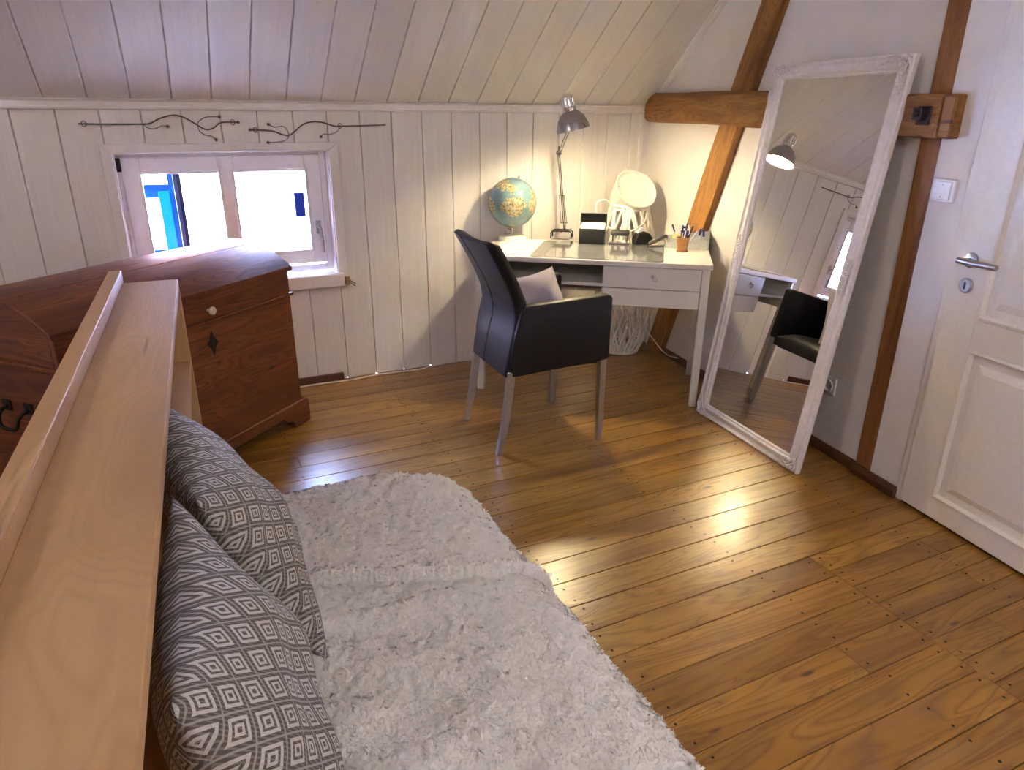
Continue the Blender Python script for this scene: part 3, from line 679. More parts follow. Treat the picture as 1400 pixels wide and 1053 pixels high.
# ------------------------------------------------------------------ desk across the corner
DA = math.atan2(-0.6046, 0.7965)
desk = tag(empty('writing_desk', (1.44, 3.39, 0), DA), 'white writing desk with two drawers set across the room corner', 'desk')
TZ = 0.761
MB().box(-0.032, 1.190, -0.022, 0.530, TZ-0.026, TZ).build('desk_top', 'desk', desk, bevel=0.0025)
for x, y in ((-0.022, -0.012), (1.142, -0.012), (-0.022, 0.480), (1.142, 0.480)):
    MB().prism([(x, 0), (x+0.038, 0), (x+0.040, TZ-0.026), (x-0.001, TZ-0.026)], y, y+0.038).build('leg', 'desk', desk, bevel=0.002)
MB().box(0.648, 0.662, 0.0, 0.485, 0.530, TZ-0.026).build('side_panel', 'desk', desk, bevel=0.001)
MB().box(1.126, 1.140, 0.0, 0.485, 0.530, TZ-0.026).build('side_panel', 'desk', desk, bevel=0.001)
MB().box(0.020, 0.034, 0.0, 0.485, 0.560, TZ-0.026).build('side_panel', 'desk', desk, bevel=0.001)
MB().box(0.034, 0.648, 0.0, 0.47, 0.622, 0.638).build('shelf_board', 'desk', desk, bevel=0.001)
MB().box(0.034, 1.126, 0.47, 0.485, 0.53, TZ-0.026).build('back_panel', 'desk_in', desk)
MB().box(0.034, 0.648, 0.20, 0.47, 0.548, 0.562).build('shelf_board', 'desk', desk, bevel=0.001)
for z0, z1 in ((0.624, 0.732), (0.530, 0.620)):
    dr = empty('drawer', (0, 0, 0), parent=desk)
    MB().box(0.650, 1.138, -0.016, 0.002, z0, z1).build('drawer_front', 'desk', dr, bevel=0.0015)
    MB().box(0.666, 1.122, 0.002, 0.45, z0+0.006, z1-0.012).build('drawer_box', 'desk_in', dr)
    if z0 > 0.6:
        MB().lathe([(0.009, 0), (0.009, 0.004), (0.003, 0.005)], 14, Matrix.Translation((0.900, -0.016, 0.690)) @ rotx).build('lock', 'steel', dr)
        k_ = MB().tube([(0.900, -0.020, 0.690), (0.902, -0.034, 0.688)], 0.0025, 6)
        k_.tube([(0.902+0.011+0.011*math.cos(a), -0.034-0.010*math.sin(a)*0.4, 0.679+0.011*math.sin(a)) for a in [i*math.pi/6 for i in range(12)]], 0.0015, 5, closed=True)
        k_.build('key', 'steel', dr)
def on_desk(x, y, z=0.0):
    c, s = math.cos(DA), math.sin(DA); return (1.44+x*c-y*s, 3.39+x*s+y*c, TZ+z)
# desk mat
dm = tag(empty('desk_mat', on_desk(0.61, 0.245), DA), 'glossy grey plastic desk mat lying on the white desk', 'desk mat')
def rrect(x0, x1, y0, y1, r, n=6):
    out = []
    for cx, cy, a0 in ((x1-r, y1-r, 0), (x0+r, y1-r, 90), (x0+r, y0+r, 180), (x1-r, y0+r, 270)):
        for i in range(n+1): a = R(a0+90*i/n); out.append((cx+r*math.cos(a), cy+r*math.sin(a)))
    return out
MB().prism(rrect(-0.345, 0.34, -0.255, 0.255, 0.03), 0.0004, 0.0022, 'z').build('base_sheet', 'mat_dark', dm)
MB().prism(rrect(-0.27, 0.337, -0.250, 0.250, 0.03), 0.0023, 0.0036, 'z').build('clear_sheet', 'mat', dm)
MZ = 0.0038
# globe
gl = tag(empty('desk_globe', on_desk(0.075, 0.475), DA), 'pale blue terrestrial globe on a round cream foot', 'globe')
MB().lathe([(0.078, 0.0), (0.078, 0.016), (0.074, 0.026), (0.068, 0.029), (0.001, 0.030)], 32).build('foot', 'white_pot', gl, smooth=40)
MB().tube([(0, 0, 0.028), (0, 0, 0.060), (-0.012, 0.0, 0.078)], 0.008, 10).build('stem', 'chrome', gl, smooth=50)
MB().tube([(-0.028, 0.002, 0.066), (-0.012, 0.002, 0.056), (-0.002, 0.002, 0.060)], 0.004, 6).build('clip', 'chrome', gl, smooth=50)
GM = Matrix.Translation((0, 0, 0.213)) @ Matrix.Rotation(R(14), 4, 'Y')
MB().sphere((0, 0, 0), 0.140, 48, 28).build('map_ball', 'globe', gl, smooth=60, mw=Matrix.Translation((0, 0, 0.213)) @ Matrix.Rotation(-DA, 4, 'Z'))
MB().lathe([(0.006, 0.139), (0.006, 0.146), (0.0045, 0.153), (0.0005, 0.155)], 10).build('pole_pin', 'chrome', gl, mw=GM)
# desk lamp
lp = tag(empty('desk_lamp', (2.083, 3.652, TZ+MZ), 0), 'chrome articulated desk lamp, switched on, with grey bell shade', 'lamp')
ra = Vector((0.7965, -0.6046, 0)); rbk = Vector((0.6046, 0.7965, 0))
for sgn in (-0.034, 0.034):
    c = rbk*sgn+rbk*-0.02
    pts = [c-ra*0.060, c-ra*0.060+Vector((0, 0, 0.030)), c-ra*0.052+Vector((0, 0, 0.042)), c+ra*0.052+Vector((0, 0, 0.042)), c+ra*0.060+Vector((0, 0, 0.030)), c+ra*0.060]
    MB().tube([p+Vector((0, 0, 0.0042)) for p in pts], 0.0042, 8).build('base_loop', 'rust_iron', lp, smooth=60)
MB().box(-0.05, 0.05, -0.05, 0.05, 0.0, 0.008).build('base_plate', 'chrome', lp, bevel=0.003, rot=(0, 0, DA), loc=rbk*-0.02)
b = MB()
for sgn in (-1, 1): b.tube([rbk*-0.02+ra*0.052*sgn*0.9+rbk*sgn*0.0+Vector((0, 0, 0.042)), rbk*-0.02+Vector((0, 0, 0.046))], 0.004, 6)
b.tube([rbk*-0.054+Vector((0, 0, 0.042)), rbk*0.014+Vector((0, 0, 0.042))], 0.004, 6); b.build('crossbar', 'rust_iron', lp)
base_p = Vector((0.004, -0.016, 0.046)); el = Vector((-0.029, 0.018, 0.470)); nk = Vector((-0.150, -0.322, 0.648))
MB().tube([base_p, base_p+Vector((0, 0, 0.03))], 0.008, 10).build('swivel', 'arm_chrome', lp, smooth=50)
for sg in (-1, 1):
    MB().tube([base_p+ra*0.005*sg+Vector((0, 0, 0.024)), el+ra*0.005*sg], 0.0034, 8).build('lower_arm', 'arm_chrome', lp, smooth=50)
    MB().tube([el+ra*0.006*sg, nk+ra*0.006*sg], 0.0034, 8).build('upper_arm', 'arm_chrome', lp, smooth=50)
def spring(p, q, r, turns):
    p, q = Vector(p), Vector(q); d = (q-p).normalized(); u = d.orthogonal().normalized(); v = d.cross(u); n = turns*8
    return [p+(q-p)*(i/n)+(u*math.cos(i*math.pi/4)+v*math.sin(i*math.pi/4))*r for i in range(n+1)]
s0 = base_p+(el-base_p)*0.10; s1 = base_p+(el-base_p)*0.47
for sg in (-1, 1):
    MB().tube(spring(s0+ra*0.017*sg, s1+ra*0.014*sg, 0.0030, 34), 0.0010, 4).build('spring', 'arm_chrome', lp)
MB().tube([s0-ra*0.022, s0+ra*0.022], 0.0025, 6).build('spring_pin', 'arm_chrome', lp); MB().tube([s1-ra*0.018, s1+ra*0.018], 0.0025, 6).build('spring_pin', 'arm_chrome', lp)
b = MB().lathe([(0.014, -0.009), (0.016, -0.004), (0.016, 0.004), (0.014, 0.009)], 14, Matrix.Translation(el+Vector((0, 0, 0.01))) @ Matrix.Rotation(R(90), 4, 'X')); b.tube([el+Vector((0, 0, -0.015)), el+Vector((0.0, 0, 0.045))], 0.006, 8); b.build('elbow_joint', 'arm_chrome', lp, smooth=40)
# lamp head: local z = axis pointing up through the cap, opening at z=0
axd = Vector((0.93, -0.37, 0)).normalized(); ta = R(14)
aup = (Vector((0, 0, 1))*math.cos(ta)-axd*math.sin(ta)).normalized()
ax1 = aup.cross(Vector((0, 1, 0))).normalized(); ax2 = aup.cross(ax1)
HM = frame(Vector((-0.171, -0.379, 0.612)), ax1, ax2, aup) @ Matrix.Scale(0.93, 4)
MB().lathe([(0.092, 0.0), (0.091, 0.006), (0.086, 0.030), (0.074, 0.060), (0.056, 0.084), (0.036, 0.098)], 40, None, False, False).build('lamp_shade', 'shade_metal', lp, smooth=60, mw=HM)
MB().lathe([(0.0905, 0.0005), (0.0895, 0.006), (0.0845, 0.030), (0.0725, 0.059), (0.0545, 0.083), (0.030, 0.0965), (0.001, 0.097)], 40, None, False, False).build('shade_lining', 'shade_inside', lp, smooth=60, mw=HM)
MB().lathe([(0.036, 0.096), (0.037, 0.110), (0.037, 0.116), (0.033, 0.119), (0.032, 0.165), (0.028, 0.180), (0.018, 0.188), (0.001, 0.190)], 32, None, True, False).build('socket_cap', 'chrome', lp, smooth=50, mw=HM)
b = MB()
for i in range(12):
    a = 2*math.pi*i/12; b.tube([(0.0345*math.cos(a), 0.0345*math.sin(a), 0.122), (0.0335*math.cos(a), 0.0335*math.sin(a), 0.164)], 0.004, 6)
b.build('cap_ribs', 'chrome', lp, smooth=50, mw=HM)
MB().sphere((0, 0, 0.030), 0.028, 20, 12).build('light_bulb', 'bulb', lp, smooth=60, mw=HM)
MB().lathe([(0.014, 0.055), (0.014, 0.096)], 12).build('bulb_socket', 'shade_inside', lp, mw=HM)
MB().tube([nk+Vector((0.006, 0.02, -0.01)), nk, HM @ Vector((0.0, 0, 0.112))], 0.006, 8).build('neck_joint', 'chrome', lp, smooth=50)

# card box
cb = tag(empty('card_box', on_desk(0.545, 0.475, MZ), DA), 'open black card index box filled with white cards', 'box')
BW, BD, BH = 0.072, 0.052, 0.085
b = MB(); b.box(-BW, BW, -BD, -BD+0.004, 0, BH); b.box(-BW, BW, BD-0.004, BD, 0, BH+0.02); b.box(-BW, -BW+0.004, -BD, BD, 0, BH); b.box(BW-0.004, BW, -BD, BD, 0, BH); b.box(-BW, BW, -BD, BD, 0, 0.004)
b.build('box_body', 'black', cb, bevel=0.001)
b = MB(); b.box(-BW-0.003, BW+0.003, BD-0.002, BD+0.002, BH, BH+0.075); b.box(-BW-0.003, -BW+0.001, BD-0.03, BD, BH+0.01, BH+0.075); b.box(BW-0.001, BW+0.003, BD-0.03, BD, BH+0.01, BH+0.075); b.box(-BW-0.003, BW+0.003, BD-0.03, BD, BH+0.071, BH+0.075)
b.build('lid', 'black', cb, bevel=0.001)
for i in range(9):
    y_ = -BD+0.010+i*0.0095
    MB().box(-BW+0.006, BW-0.006, y_, y_+0.0085, 0.005, BH+0.004+0.0022*i+random.uniform(-0.001, 0.001)).build('card', 'paper', cb)
# hole punch
hp = tag(empty('hole_punch', on_desk(0.700, 0.490, MZ), DA-0.02), 'black and chrome hole punch beside the card box', 'hole punch')
MB().box(-0.056, 0.056, -0.040, 0.040, 0, 0.010).build('base_tray', 'chrome', hp, bevel=0.003)
for x_ in (-0.045, 0.030): MB().box(x_, x_+0.015, -0.005, 0.028, 0.010, 0.048).build('bracket', 'chrome', hp, bevel=0.003)
MB().prism([(-0.028, 0.046), (0.030, 0.044), (0.040, 0.062), (0.030, 0.074), (-0.020, 0.070)], -0.052, 0.052, 'x').build('lever', 'black', hp, bevel=0.006, seg=2)
for sx in (-0.036, 0.036): MB().tube([(sx, -0.012, 0.010), (sx, -0.012, 0.050)], 0.006, 10).build('punch_pin', 'chrome', hp, smooth=50)
# tape dispenser
td = tag(empty('tape_dispenser', on_desk(0.832, 0.500, MZ), DA+0.5), 'black tape dispenser holding a white roll', 'tape dispenser')
MB().prism([(-0.060, 0), (0.060, 0), (0.062, 0.020), (0.048, 0.030), (0.030, 0.058), (-0.010, 0.074), (-0.046, 0.062), (-0.062, 0.030)], -0.026, 0.026).build('body', 'black', td, bevel=0.006, seg=2)
MB().lathe([(0.030, -0.010), (0.030, 0.010)], 24, Matrix.Translation((-0.012, 0, 0.062)) @ rotx).build('tape_roll', 'paper', td, smooth=40)
MB().box(0.052, 0.066, -0.012, 0.012, 0.022, 0.028).build('cutter', 'steel', td)
# stapler
sp_ = tag(empty('stapler', on_desk(0.912, 0.445, MZ), DA+0.62), 'grey steel stapler with raised arm beside tape dispenser', 'stapler')
MB().box(-0.060, 0.060, -0.013, 0.013, 0, 0.008).build('base', 'steel', sp_, bevel=0.003)
MB().prism([(-0.060, 0.016), (-0.050, 0.030), (0.030, 0.062), (0.058, 0.060), (0.062, 0.046), (0.040, 0.040), (-0.052, 0.012)], -0.012, 0.012).build('arm', 'mat_dark', sp_, bevel=0.004)
MB().prism([(-0.060, 0.010), (0.050, 0.030), (0.060, 0.040), (0.050, 0.008)], -0.009, 0.009).build('magazine', 'chrome', sp_)
# wooden cup with pens
cu = tag(empty('pen_cup', on_desk(1.045, 0.335), DA), 'turned wooden cup on the right of the desk', 'cup')
MB().lathe([(0.030, 0), (0.031, 0.006), (0.026, 0.010), (0.029, 0.030), (0.035, 0.056), (0.033, 0.062), (0.036, 0.068), (0.036, 0.074), (0.031, 0.075), (0.028, 0.060), (0.022, 0.014), (0.001, 0.012)], 24).build('bowl', 'cup_wood', cu, smooth=40)
pens = [(-0.012, 0.004, -0.055, 0.02, 0.150, 'pen_blue', 'blue pen leaning left in the wooden cup'), (-0.004, -0.012, -0.004, -0.02, 0.145, 'pen_blue', 'upright blue pen at the front of the wooden cup'),
        (0.010, 0.006, 0.040, 0.02, 0.140, 'pen_black', 'dark pen leaning right in the wooden cup'), (0.012, -0.006, 0.070, 0.0, 0.130, 'pen_clear', 'white pen leaning farthest right in the wooden cup'),
        (0.0, 0.012, 0.018, 0.03, 0.150, 'pen_blue', 'blue-capped pen at the back of the wooden cup')]
for px, py, tx, ty, ln, mn, lab in pens:
    pe = tag(empty('pen', on_desk(1.045+px, 0.335+py, 0.014), DA), lab, 'pen', 'pens in the wooden cup')
    d = Vector((tx, ty, ln-0.014)); d = d.normalized()*(ln-0.014)
    MB().tube([(0, 0, 0), d*0.08, d*0.70], [0.0012, 0.0036, 0.0036], 8).build('barrel', 'pen_clear' if mn == 'pen_blue' else mn, pe, smooth=50)
    MB().tube([d*0.70, d], 0.0043, 8).build('cap', mn, pe, smooth=50)
# desk organizer
og = tag(empty('desk_organizer', on_desk(1.075, 0.478), DA-0.06), 'pale speckled cardboard desk organizer with compartments', 'organizer')
OW, OD = 0.118, 0.062
b = MB()
b.prism([(-OW, 0), (OW, 0), (OW, 0.085), (-OW, 0.050)], OD-0.003, OD)
b.prism([(-OW, 0), (OW, 0), (OW, 0.055), (0.02, 0.042), (-OW, 0.030)], -OD, -OD+0.003)
b.prism([(-OD, 0), (OD, 0), (OD, 0.085), (-OD, 0.055)], OW-0.003, OW, 'x'); b.prism([(-OD, 0), (OD, 0), (OD, 0.050), (-OD, 0.030)], -OW, -OW+0.003, 'x')
b.box(-OW, OW, -OD, OD, 0, 0.003); b.build('tray', 'organizer', og, bevel=0.0008)
for x_, h0, h1 in ((-0.05, 0.036, 0.058), (0.02, 0.042, 0.068), (0.07, 0.048, 0.076)):
    MB().prism([(-OD, 0), (OD, 0), (OD, h1), (-OD, h0)], x_, x_+0.003, 'x').build('divider', 'organizer', og)
MB().prism([(-OW, 0), (OW, 0), (OW, 0.068), (-OW, 0.040)], -0.002, 0.001).build('divider', 'organizer', og)
ca = tag(empty('pocket_calculator', on_desk(1.058, 0.507, 0.004), DA), 'small pale pocket calculator standing in the organizer', 'calculator')
mc = Matrix.Rotation(R(-10), 4, 'X')
MB().box(-0.028, 0.028, -0.004, 0.004, 0.0, 0.112).build('body', 'pen_clear', ca, bevel=0.002, mw=mc)
MB().box(-0.014, 0.014, -0.005, -0.0035, 0.092, 0.104).build('display', 'black', ca, mw=mc)
MB().box(-0.022, 0.022, -0.005, -0.0035, 0.03, 0.082).build('keypad', 'pen_blue', ca, mw=mc)
no = tag(empty('sticky_notes', on_desk(1.015, 0.495, 0.004), DA), 'yellow sticky note pad in the organizer', 'notepad')
MB().box(-0.022, 0.022, -0.003, 0.003, 0.0, 0.062).build('pad', 'yellow', no, bevel=0.001, mw=Matrix.Rotation(R(-14), 4, 'X'))
for dx, dy, tx, lab in ((0.055, 0.01, 0.012, 'small blue marker in right compartment of the organizer'), (0.09, -0.025, -0.01, 'purple-capped marker at the right end of the organizer')):
    pe = tag(empty('marker_pen', on_desk(1.075+dx, 0.478+dy, 0.004), DA), lab, 'marker')
    MB().tube([(0, 0, 0), (tx*0.6, 0, 0.06)], 0.005, 8).build('barrel', 'pen_clear', pe, smooth=50); MB().tube([(tx*0.6, 0, 0.06), (tx, 0, 0.098)], 0.0056, 8).build('cap', 'pen_blue', pe, smooth=50)

# ------------------------------------------------------------------ wicker lantern in the corner, planter on top
la = tag(empty('wicker_lantern', (2.545, 3.645, 0)), 'tall white wicker lantern basket standing in corner behind desk', 'lantern')
prof_l = [(0.0, 0.105), (0.06, 0.135), (0.15, 0.163), (0.30, 0.180), (0.46, 0.182), (0.60, 0.178), (0.72, 0.165), (0.82, 0.142), (0.90, 0.118), (0.94, 0.108)]
def lr(z): return float(np.interp(z, [p[0] for p in prof_l], [p[1] for p in prof_l]))
rnd = random.Random(5); b = MB()
for q in range(46):
    sg = 1 if q % 2 else -1; a0 = 2*math.pi*q/46+rnd.uniform(-0.05, 0.05); tw = sg*rnd.uniform(1.0, 1.8); dr_ = rnd.uniform(-0.003, 0.003)
    pts = []
    for i in range(15):
        t = i/14; z = 0.02+0.91*t; a = a0+tw*t; r_ = lr(z)+dr_+0.003*sg*math.sin(t*14); pts.append((r_*math.cos(a), r_*math.sin(a), z))
    b.tube(pts, rnd.uniform(0.0050, 0.0085), 5, caps=False)
stuff(b.build('woven_canes', 'white_cane', la, smooth=60))
ring = lambda r_, z, n=32: [(r_*math.cos(2*math.pi*i/n), r_*math.sin(2*math.pi*i/n), z) for i in range(n)]
b = MB(); b.tube(ring(0.108, 0.934), 0.010, 8, closed=True); b.tube(ring(0.112, 0.915), 0.006, 6, closed=True); b.build('top_rim', 'white_cane', la, smooth=60)
b = MB(); b.lathe([(0.108, 0.004), (0.11, 0.012), (0.105, 0.02)], 32); b.tube(ring(0.110, 0.0105), 0.0105, 8, closed=True); b.build('base_ring', 'white_cane', la, smooth=60)
RT = Vector((0.901, -0.434, 0)); FWD = Vector((0.434, 0.901, 0))
hb = [(-RT*0.108)+Vector((0, 0, 0.93)), -RT*0.150-FWD*0.01+Vector((0, 0, 0.965)), -RT*0.205-FWD*0.03+Vector((0, 0, 0.945)), -RT*0.200-FWD*0.08+Vector((0, 0, 0.87)), -RT*0.14-FWD*0.13+Vector((0, 0, 0.82)), -RT*0.03-FWD*0.180+Vector((0, 0, 0.80)), RT*0.07-FWD*0.150+Vector((0, 0, 0.85)), RT*0.105-FWD*0.04+Vector((0, 0, 0.93))]
MB().tube(spline(hb, 6), 0.006, 7).build('rope_handle', 'white_cane', la, smooth=60)
pa = (-FWD*0.72+RT*0.30+Vector((0, 0, 0.62))).normalized(); p1 = pa.orthogonal().normalized(); p2 = pa.cross(p1)
pot = tag(empty('planter', mw=frame(Vector((2.545, 3.645, 0.995))+RT*0.008, p1, p2, pa)), 'round white planter lying tilted on top of wicker lantern', 'planter')
MB().lathe([(0.094, -0.085), (0.102, -0.085), (0.130, 0.050), (0.133, 0.066), (0.130, 0.070), (0.123, 0.066), (0.121, 0.052), (0.118, 0.050), (0.001, 0.050)], 44, None, False, False).build('shell', 'white_pot', pot, smooth=35)
for a in (0.9, 3.0, 5.1): MB().lathe([(0.003, 0.0504), (0.0005, 0.051)], 8, Matrix.Translation((0.104*math.cos(a), 0.104*math.sin(a), 0))).build('drain_hole', 'mat_dark', pot)
# cables
cab = tag(MB().tube(spline([(x, y-0.004, 0.0042) for x, y in [(0.46,3.832),(0.512,3.829),(0.636,3.833),(0.780,3.821),(0.891,3.836),(0.983,3.847),(1.093,3.840),(1.205,3.831),(1.307,3.852),(1.413,3.866),(1.506,3.866),(1.616,3.846),(1.9,3.85),(2.3,3.86)]], 5), 0.0042, 6).build('floor_cable', 'cable', smooth=60), 'white cable trailing along the floor at the panelled wall', 'cable')
lc = tag(MB().tube(spline([(2.10, 3.70, 0.60), (2.20, 3.60, 0.54), (2.32, 3.50, 0.45), (2.40, 3.40, 0.36), (2.47, 3.32, 0.27), (2.52, 3.24, 0.17), (2.56, 3.18, 0.11), (2.60, 3.12, 0.10)], 6), 0.0032, 6).build('lamp_cord', 'cable', smooth=60), 'thin white lamp cord hanging below the desk drawers', 'cord')

# ------------------------------------------------------------------ armchair
ch = tag(empty('armchair', (1.445, 2.805, 0), R(-1.5)), 'black leather armchair with steel legs at the desk', 'armchair')
def surf(nu, nv, fn, thick_n=None):
    return [[fn(i/(nu-1), j/(nv-1)) for j in range(nv)] for i in range(nu)]
def shell(b, A, B):            # closed sheet between two grids of equal size
    nu, nv = len(A), len(A[0]); vs = [p for row in A for p in row]+[p for row in B for p in row]; o = nu*nv; fs = []
    for i in range(nu-1):
        for j in range(nv-1):
            a = i*nv+j; fs.append((a, a+1, a+nv+1, a+nv)); fs.append((o+a, o+a+nv, o+a+nv+1, o+a+1))
    for i in range(nu-1):
        for j in (0, nv-1): a = i*nv+j; fs.append((a, a+nv, o+a+nv, o+a))
    for j in range(nv-1):
        for i in (0, nu-1): a = i*nv+j; fs.append((a, a+1, o+a+1, o+a))
    return b.add(vs, fs)
zz = [0.365, 0.42, 0.50, 0.57, 0.64, 0.70, 0.78, 0.86, 0.93, 0.965]
xr = [-0.214, -0.207, -0.190, -0.172, -0.164, -0.174, -0.207, -0.247, -0.285, -0.304]
wl = [0.218, 0.220, 0.221, 0.221, 0.218, 0.214, 0.213, 0.217, 0.222, 0.222]
def back(u, v, off):
    z = float(np.interp(u, np.linspace(0, 1, len(zz)), zz)); s_ = -1+2*v
    x = float(np.interp(z, zz, xr)); w_ = float(np.interp(z, zz, wl))
    up_ = max(0.0, (z-0.60)/0.365); x += (-0.018*up_-0.004)*(1-s_*s_)
    e = abs(s_)**10
    z2 = z-0.012*up_**6*(1-s_*s_)*0.8-0.010*up_**8*e
    return (x+off, s_*w_*1.0, z2)
nu, nv = 28, 25
def thick(u, v):               # rounded rim
    s_ = abs(-1+2*v); r_ = max(0, 1-((1-u)*18)**0 * 0) ; t = 0.058
    k1 = min(1.0, math.sqrt(max(0.0, 1-((s_-0.88)/0.12)**2))) if s_ > 0.88 else 1.0
    k2 = min(1.0, math.sqrt(max(0.0, 1-((u-0.93)/0.07)**2))) if u > 0.93 else 1.0
    return t*max(0.12, min(k1, k2))
A = [[None]*nv for _ in range(nu)]; B = [[None]*nv for _ in range(nu)]
for i in range(nu):
    for j in range(nv):
        u, v = i/(nu-1), j/(nv-1); t = thick(u, v); mid = 0.029
        A[i][j] = back(u, v, mid-t/2); B[i][j] = back(u, v, mid+t/2)
shell(MB(), A, B).build('backrest', 'leather', ch, smooth=50)
MB().tube([back(u/30, 0.62, -0.0005) for u in range(31)], 0.0022, 5).build('back_seam', 'leather_seam', ch)
for s_ in (0.055, 0.945): pass
# arm panels
for sg in (-1, 1):
    poly = [(-0.196, 0.366), (0.262, 0.405), (0.274, 0.416), (0.276, 0.690), (0.270, 0.704), (0.255, 0.707), (-0.128, 0.683), (-0.150, 0.66), (-0.172, 0.57), (-0.190, 0.49)]
    v_ = []; n_ = len(poly)
    for (x, z) in poly:
        yo = 0.222+0.045*((x+0.196)/0.47); v_.append((x, sg*(yo-0.052), z))
    for (x, z) in poly:
        yo = 0.222+0.045*((x+0.196)/0.47); v_.append((x, sg*yo, z))
    f_ = [tuple(range(n_)), tuple(range(2*n_-1, n_-1, -1))]+[(i, i+n_, (i+1) % n_+n_, (i+1) % n_) for i in range(n_)]
    MB().add(v_, f_).build('armrest', 'leather', ch, bevel=0.010, seg=3, smooth=40)
# seat
def puff(b, x0, x1, y0, y1, z0, z1, h, n=14):
    A = [[None]*n for _ in range(n)]; B = [[None]*n for _ in range(n)]
    for i in range(n):
        for j in range(n):
            u, v = -1+2*i/(n-1), -1+2*j/(n-1); e = (1-u**6)*(1-v**6)
            x = x0+(x1-x0)*i/(n-1); y = y0+(y1-y0)*j/(n-1)
            A[i][j] = (x, y, z1+h*e-0.02*(1-e)); B[i][j] = (x, y, z0)
    return shell(b, A, B)
puff(MB(), -0.15, 0.275, -0.205, 0.205, 0.375, 0.445, 0.028).build('seat', 'leather', ch, smooth=50)
MB().box(-0.18, 0.255, -0.19, 0.19, 0.368, 0.385).build('seat_base', 'black', ch)
for sx, sy in ((-1, -1), (-1, 1), (1, -1), (1, 1)):
    if sx < 0: pts = [(-0.190, sy*0.205, 0.39), (-0.200, sy*0.206, 0.30), (-0.218, sy*0.208, 0.16), (-0.252, sy*0.212, 0.0)]; w_ = [0.0165, 0.0160, 0.0150, 0.0135]
    else: pts = [(0.252, sy*0.240, 0.42), (0.252, sy*0.243, 0.20), (0.252, sy*0.248, 0.0)]; w_ = [0.0165, 0.0150, 0.0135]
    vs = []; fs = []
    for (x, y, z), h in zip(pts, w_): vs += [(x-h, y-h, z), (x+h, y-h, z), (x+h, y+h, z), (x-h, y+h, z)]
    for i in range(len(pts)-1): fs += [(i*4+j, i*4+(j+1) % 4, i*4+4+(j+1) % 4, i*4+4+j) for j in range(4)]
    n_ = len(vs); fs += [(3, 2, 1, 0), (n_-4, n_-3, n_-2, n_-1)]
    MB().add(vs, fs).build('leg', 'steel', ch, bevel=0.002)

# pillows
def pillow(name, m, w, h, t, label, cat, mw, seed, n=34, crease=0.010, group=None, pinch=0.10):
    rs = np.random.RandomState(seed); ph = rs.rand(6)*6
    vs = []; fs = []; uv = []
    for side in (1, -1):
        for i in range(n):
            for j in range(n):
                u = -1+2*i/(n-1); v = -1+2*j/(n-1)
                u_, v_ = math.copysign(abs(u)**0.85, u), math.copysign(abs(v)**0.85, v)
                k_ = 1-pinch*(u_*u_*(1-abs(v_)**3)*0.0+0)                       # sides pulled in between the corners
                x = u_*w/2*(1-pinch*(1-v_*v_)); y = v_*h/2*(1-pinch*(1-u_*u_))
                e = max(0.0, (1-u_**2))**0.55*max(0.0, (1-v_**2))**0.55
                wr = crease*(math.sin(5*u_+3*v_+ph[0])+0.6*math.sin(9*v_-4*u_+ph[1]))*e
                z = side*(t/2*e)+(wr if side > 0 else 0)
                vs.append((x, y, z)); uv.append((0.5+u_/2, 0.5+v_/2))
    o = n*n
    for i in range(n-1):
        for j in range(n-1):
            a = i*n+j; fs.append((a, a+n, a+n+1, a+1)); fs.append((o+a, o+a+1, o+a+n+1, o+a+n))
    me = bpy.data.meshes.new(name); me.from_pydata(vs, [], fs)
    ul = me.uv_layers.new(name='UVMap'); idx = np.zeros(len(me.loops), dtype=np.int32); me.loops.foreach_get('vertex_index', idx)
    ul.data.foreach_set('uv', np.array(uv, dtype=np.float32)[idx].ravel())
    bm = bmesh.new(); bm.from_mesh(me); bmesh.ops.remove_doubles(bm, verts=bm.verts, dist=1e-5); bm.to_mesh(me); bm.free()
    me.polygons.foreach_set('use_smooth', [True]*len(me.polygons)); me.materials.append(MT[m])
    o_ = link(name, me, mw=mw); return tag(o_, label, cat, group)
pz = Vector((0.30, -0.80, 0.42)).normalized(); pxa = Vector((0.93, 0.36, 0)).normalized(); pya = pz.cross(pxa)
pillow('chair_cushion', 'lilac', 0.38, 0.36, 0.17, 'greyish lilac cushion propped on the black armchair', 'cushion', frame((1.450, 2.745, 0.615), pxa, pya, pz), 4, crease=0.008)

# ------------------------------------------------------------------ wooden chest
CA = R(42.7); cd = Vector((math.cos(CA), math.sin(CA), 0)); cn = Vector((-math.sin(CA), math.cos(CA), 0))
CL, CD = 1.165, 0.58
cor = Vector((0.452, 3.358, 0))-cd*CL
cs = tag(empty('wooden_chest', cor, CA), 'dark reddish-brown wooden chest with domed lid under the window', 'chest')
ZS, ZT = 0.653, 0.765
MB().box(0, CL, 0.0, 0.024, 0.12, ZS).build('front_panel', 'chest', cs, bevel=0.003)
MB().box(0, CL, CD-0.024, CD, 0.12, ZS).build('back_panel', 'chest', cs, bevel=0.003)
for x in (0.0, CL-0.024):
    sd_ = MB().box(0.024, CD-0.024, -0.012, 0.012, 0.12, ZS).build('side_panel', 'chest', cs, bevel=0.002, mw=frame((x+0.012, 0, 0), (0, 1, 0), (-1, 0, 0), (0, 0, 1)))
MB().box(0.02, CL-0.02, 0.02, CD-0.02, 0.10, 0.125).build('bottom_board', 'chest', cs)
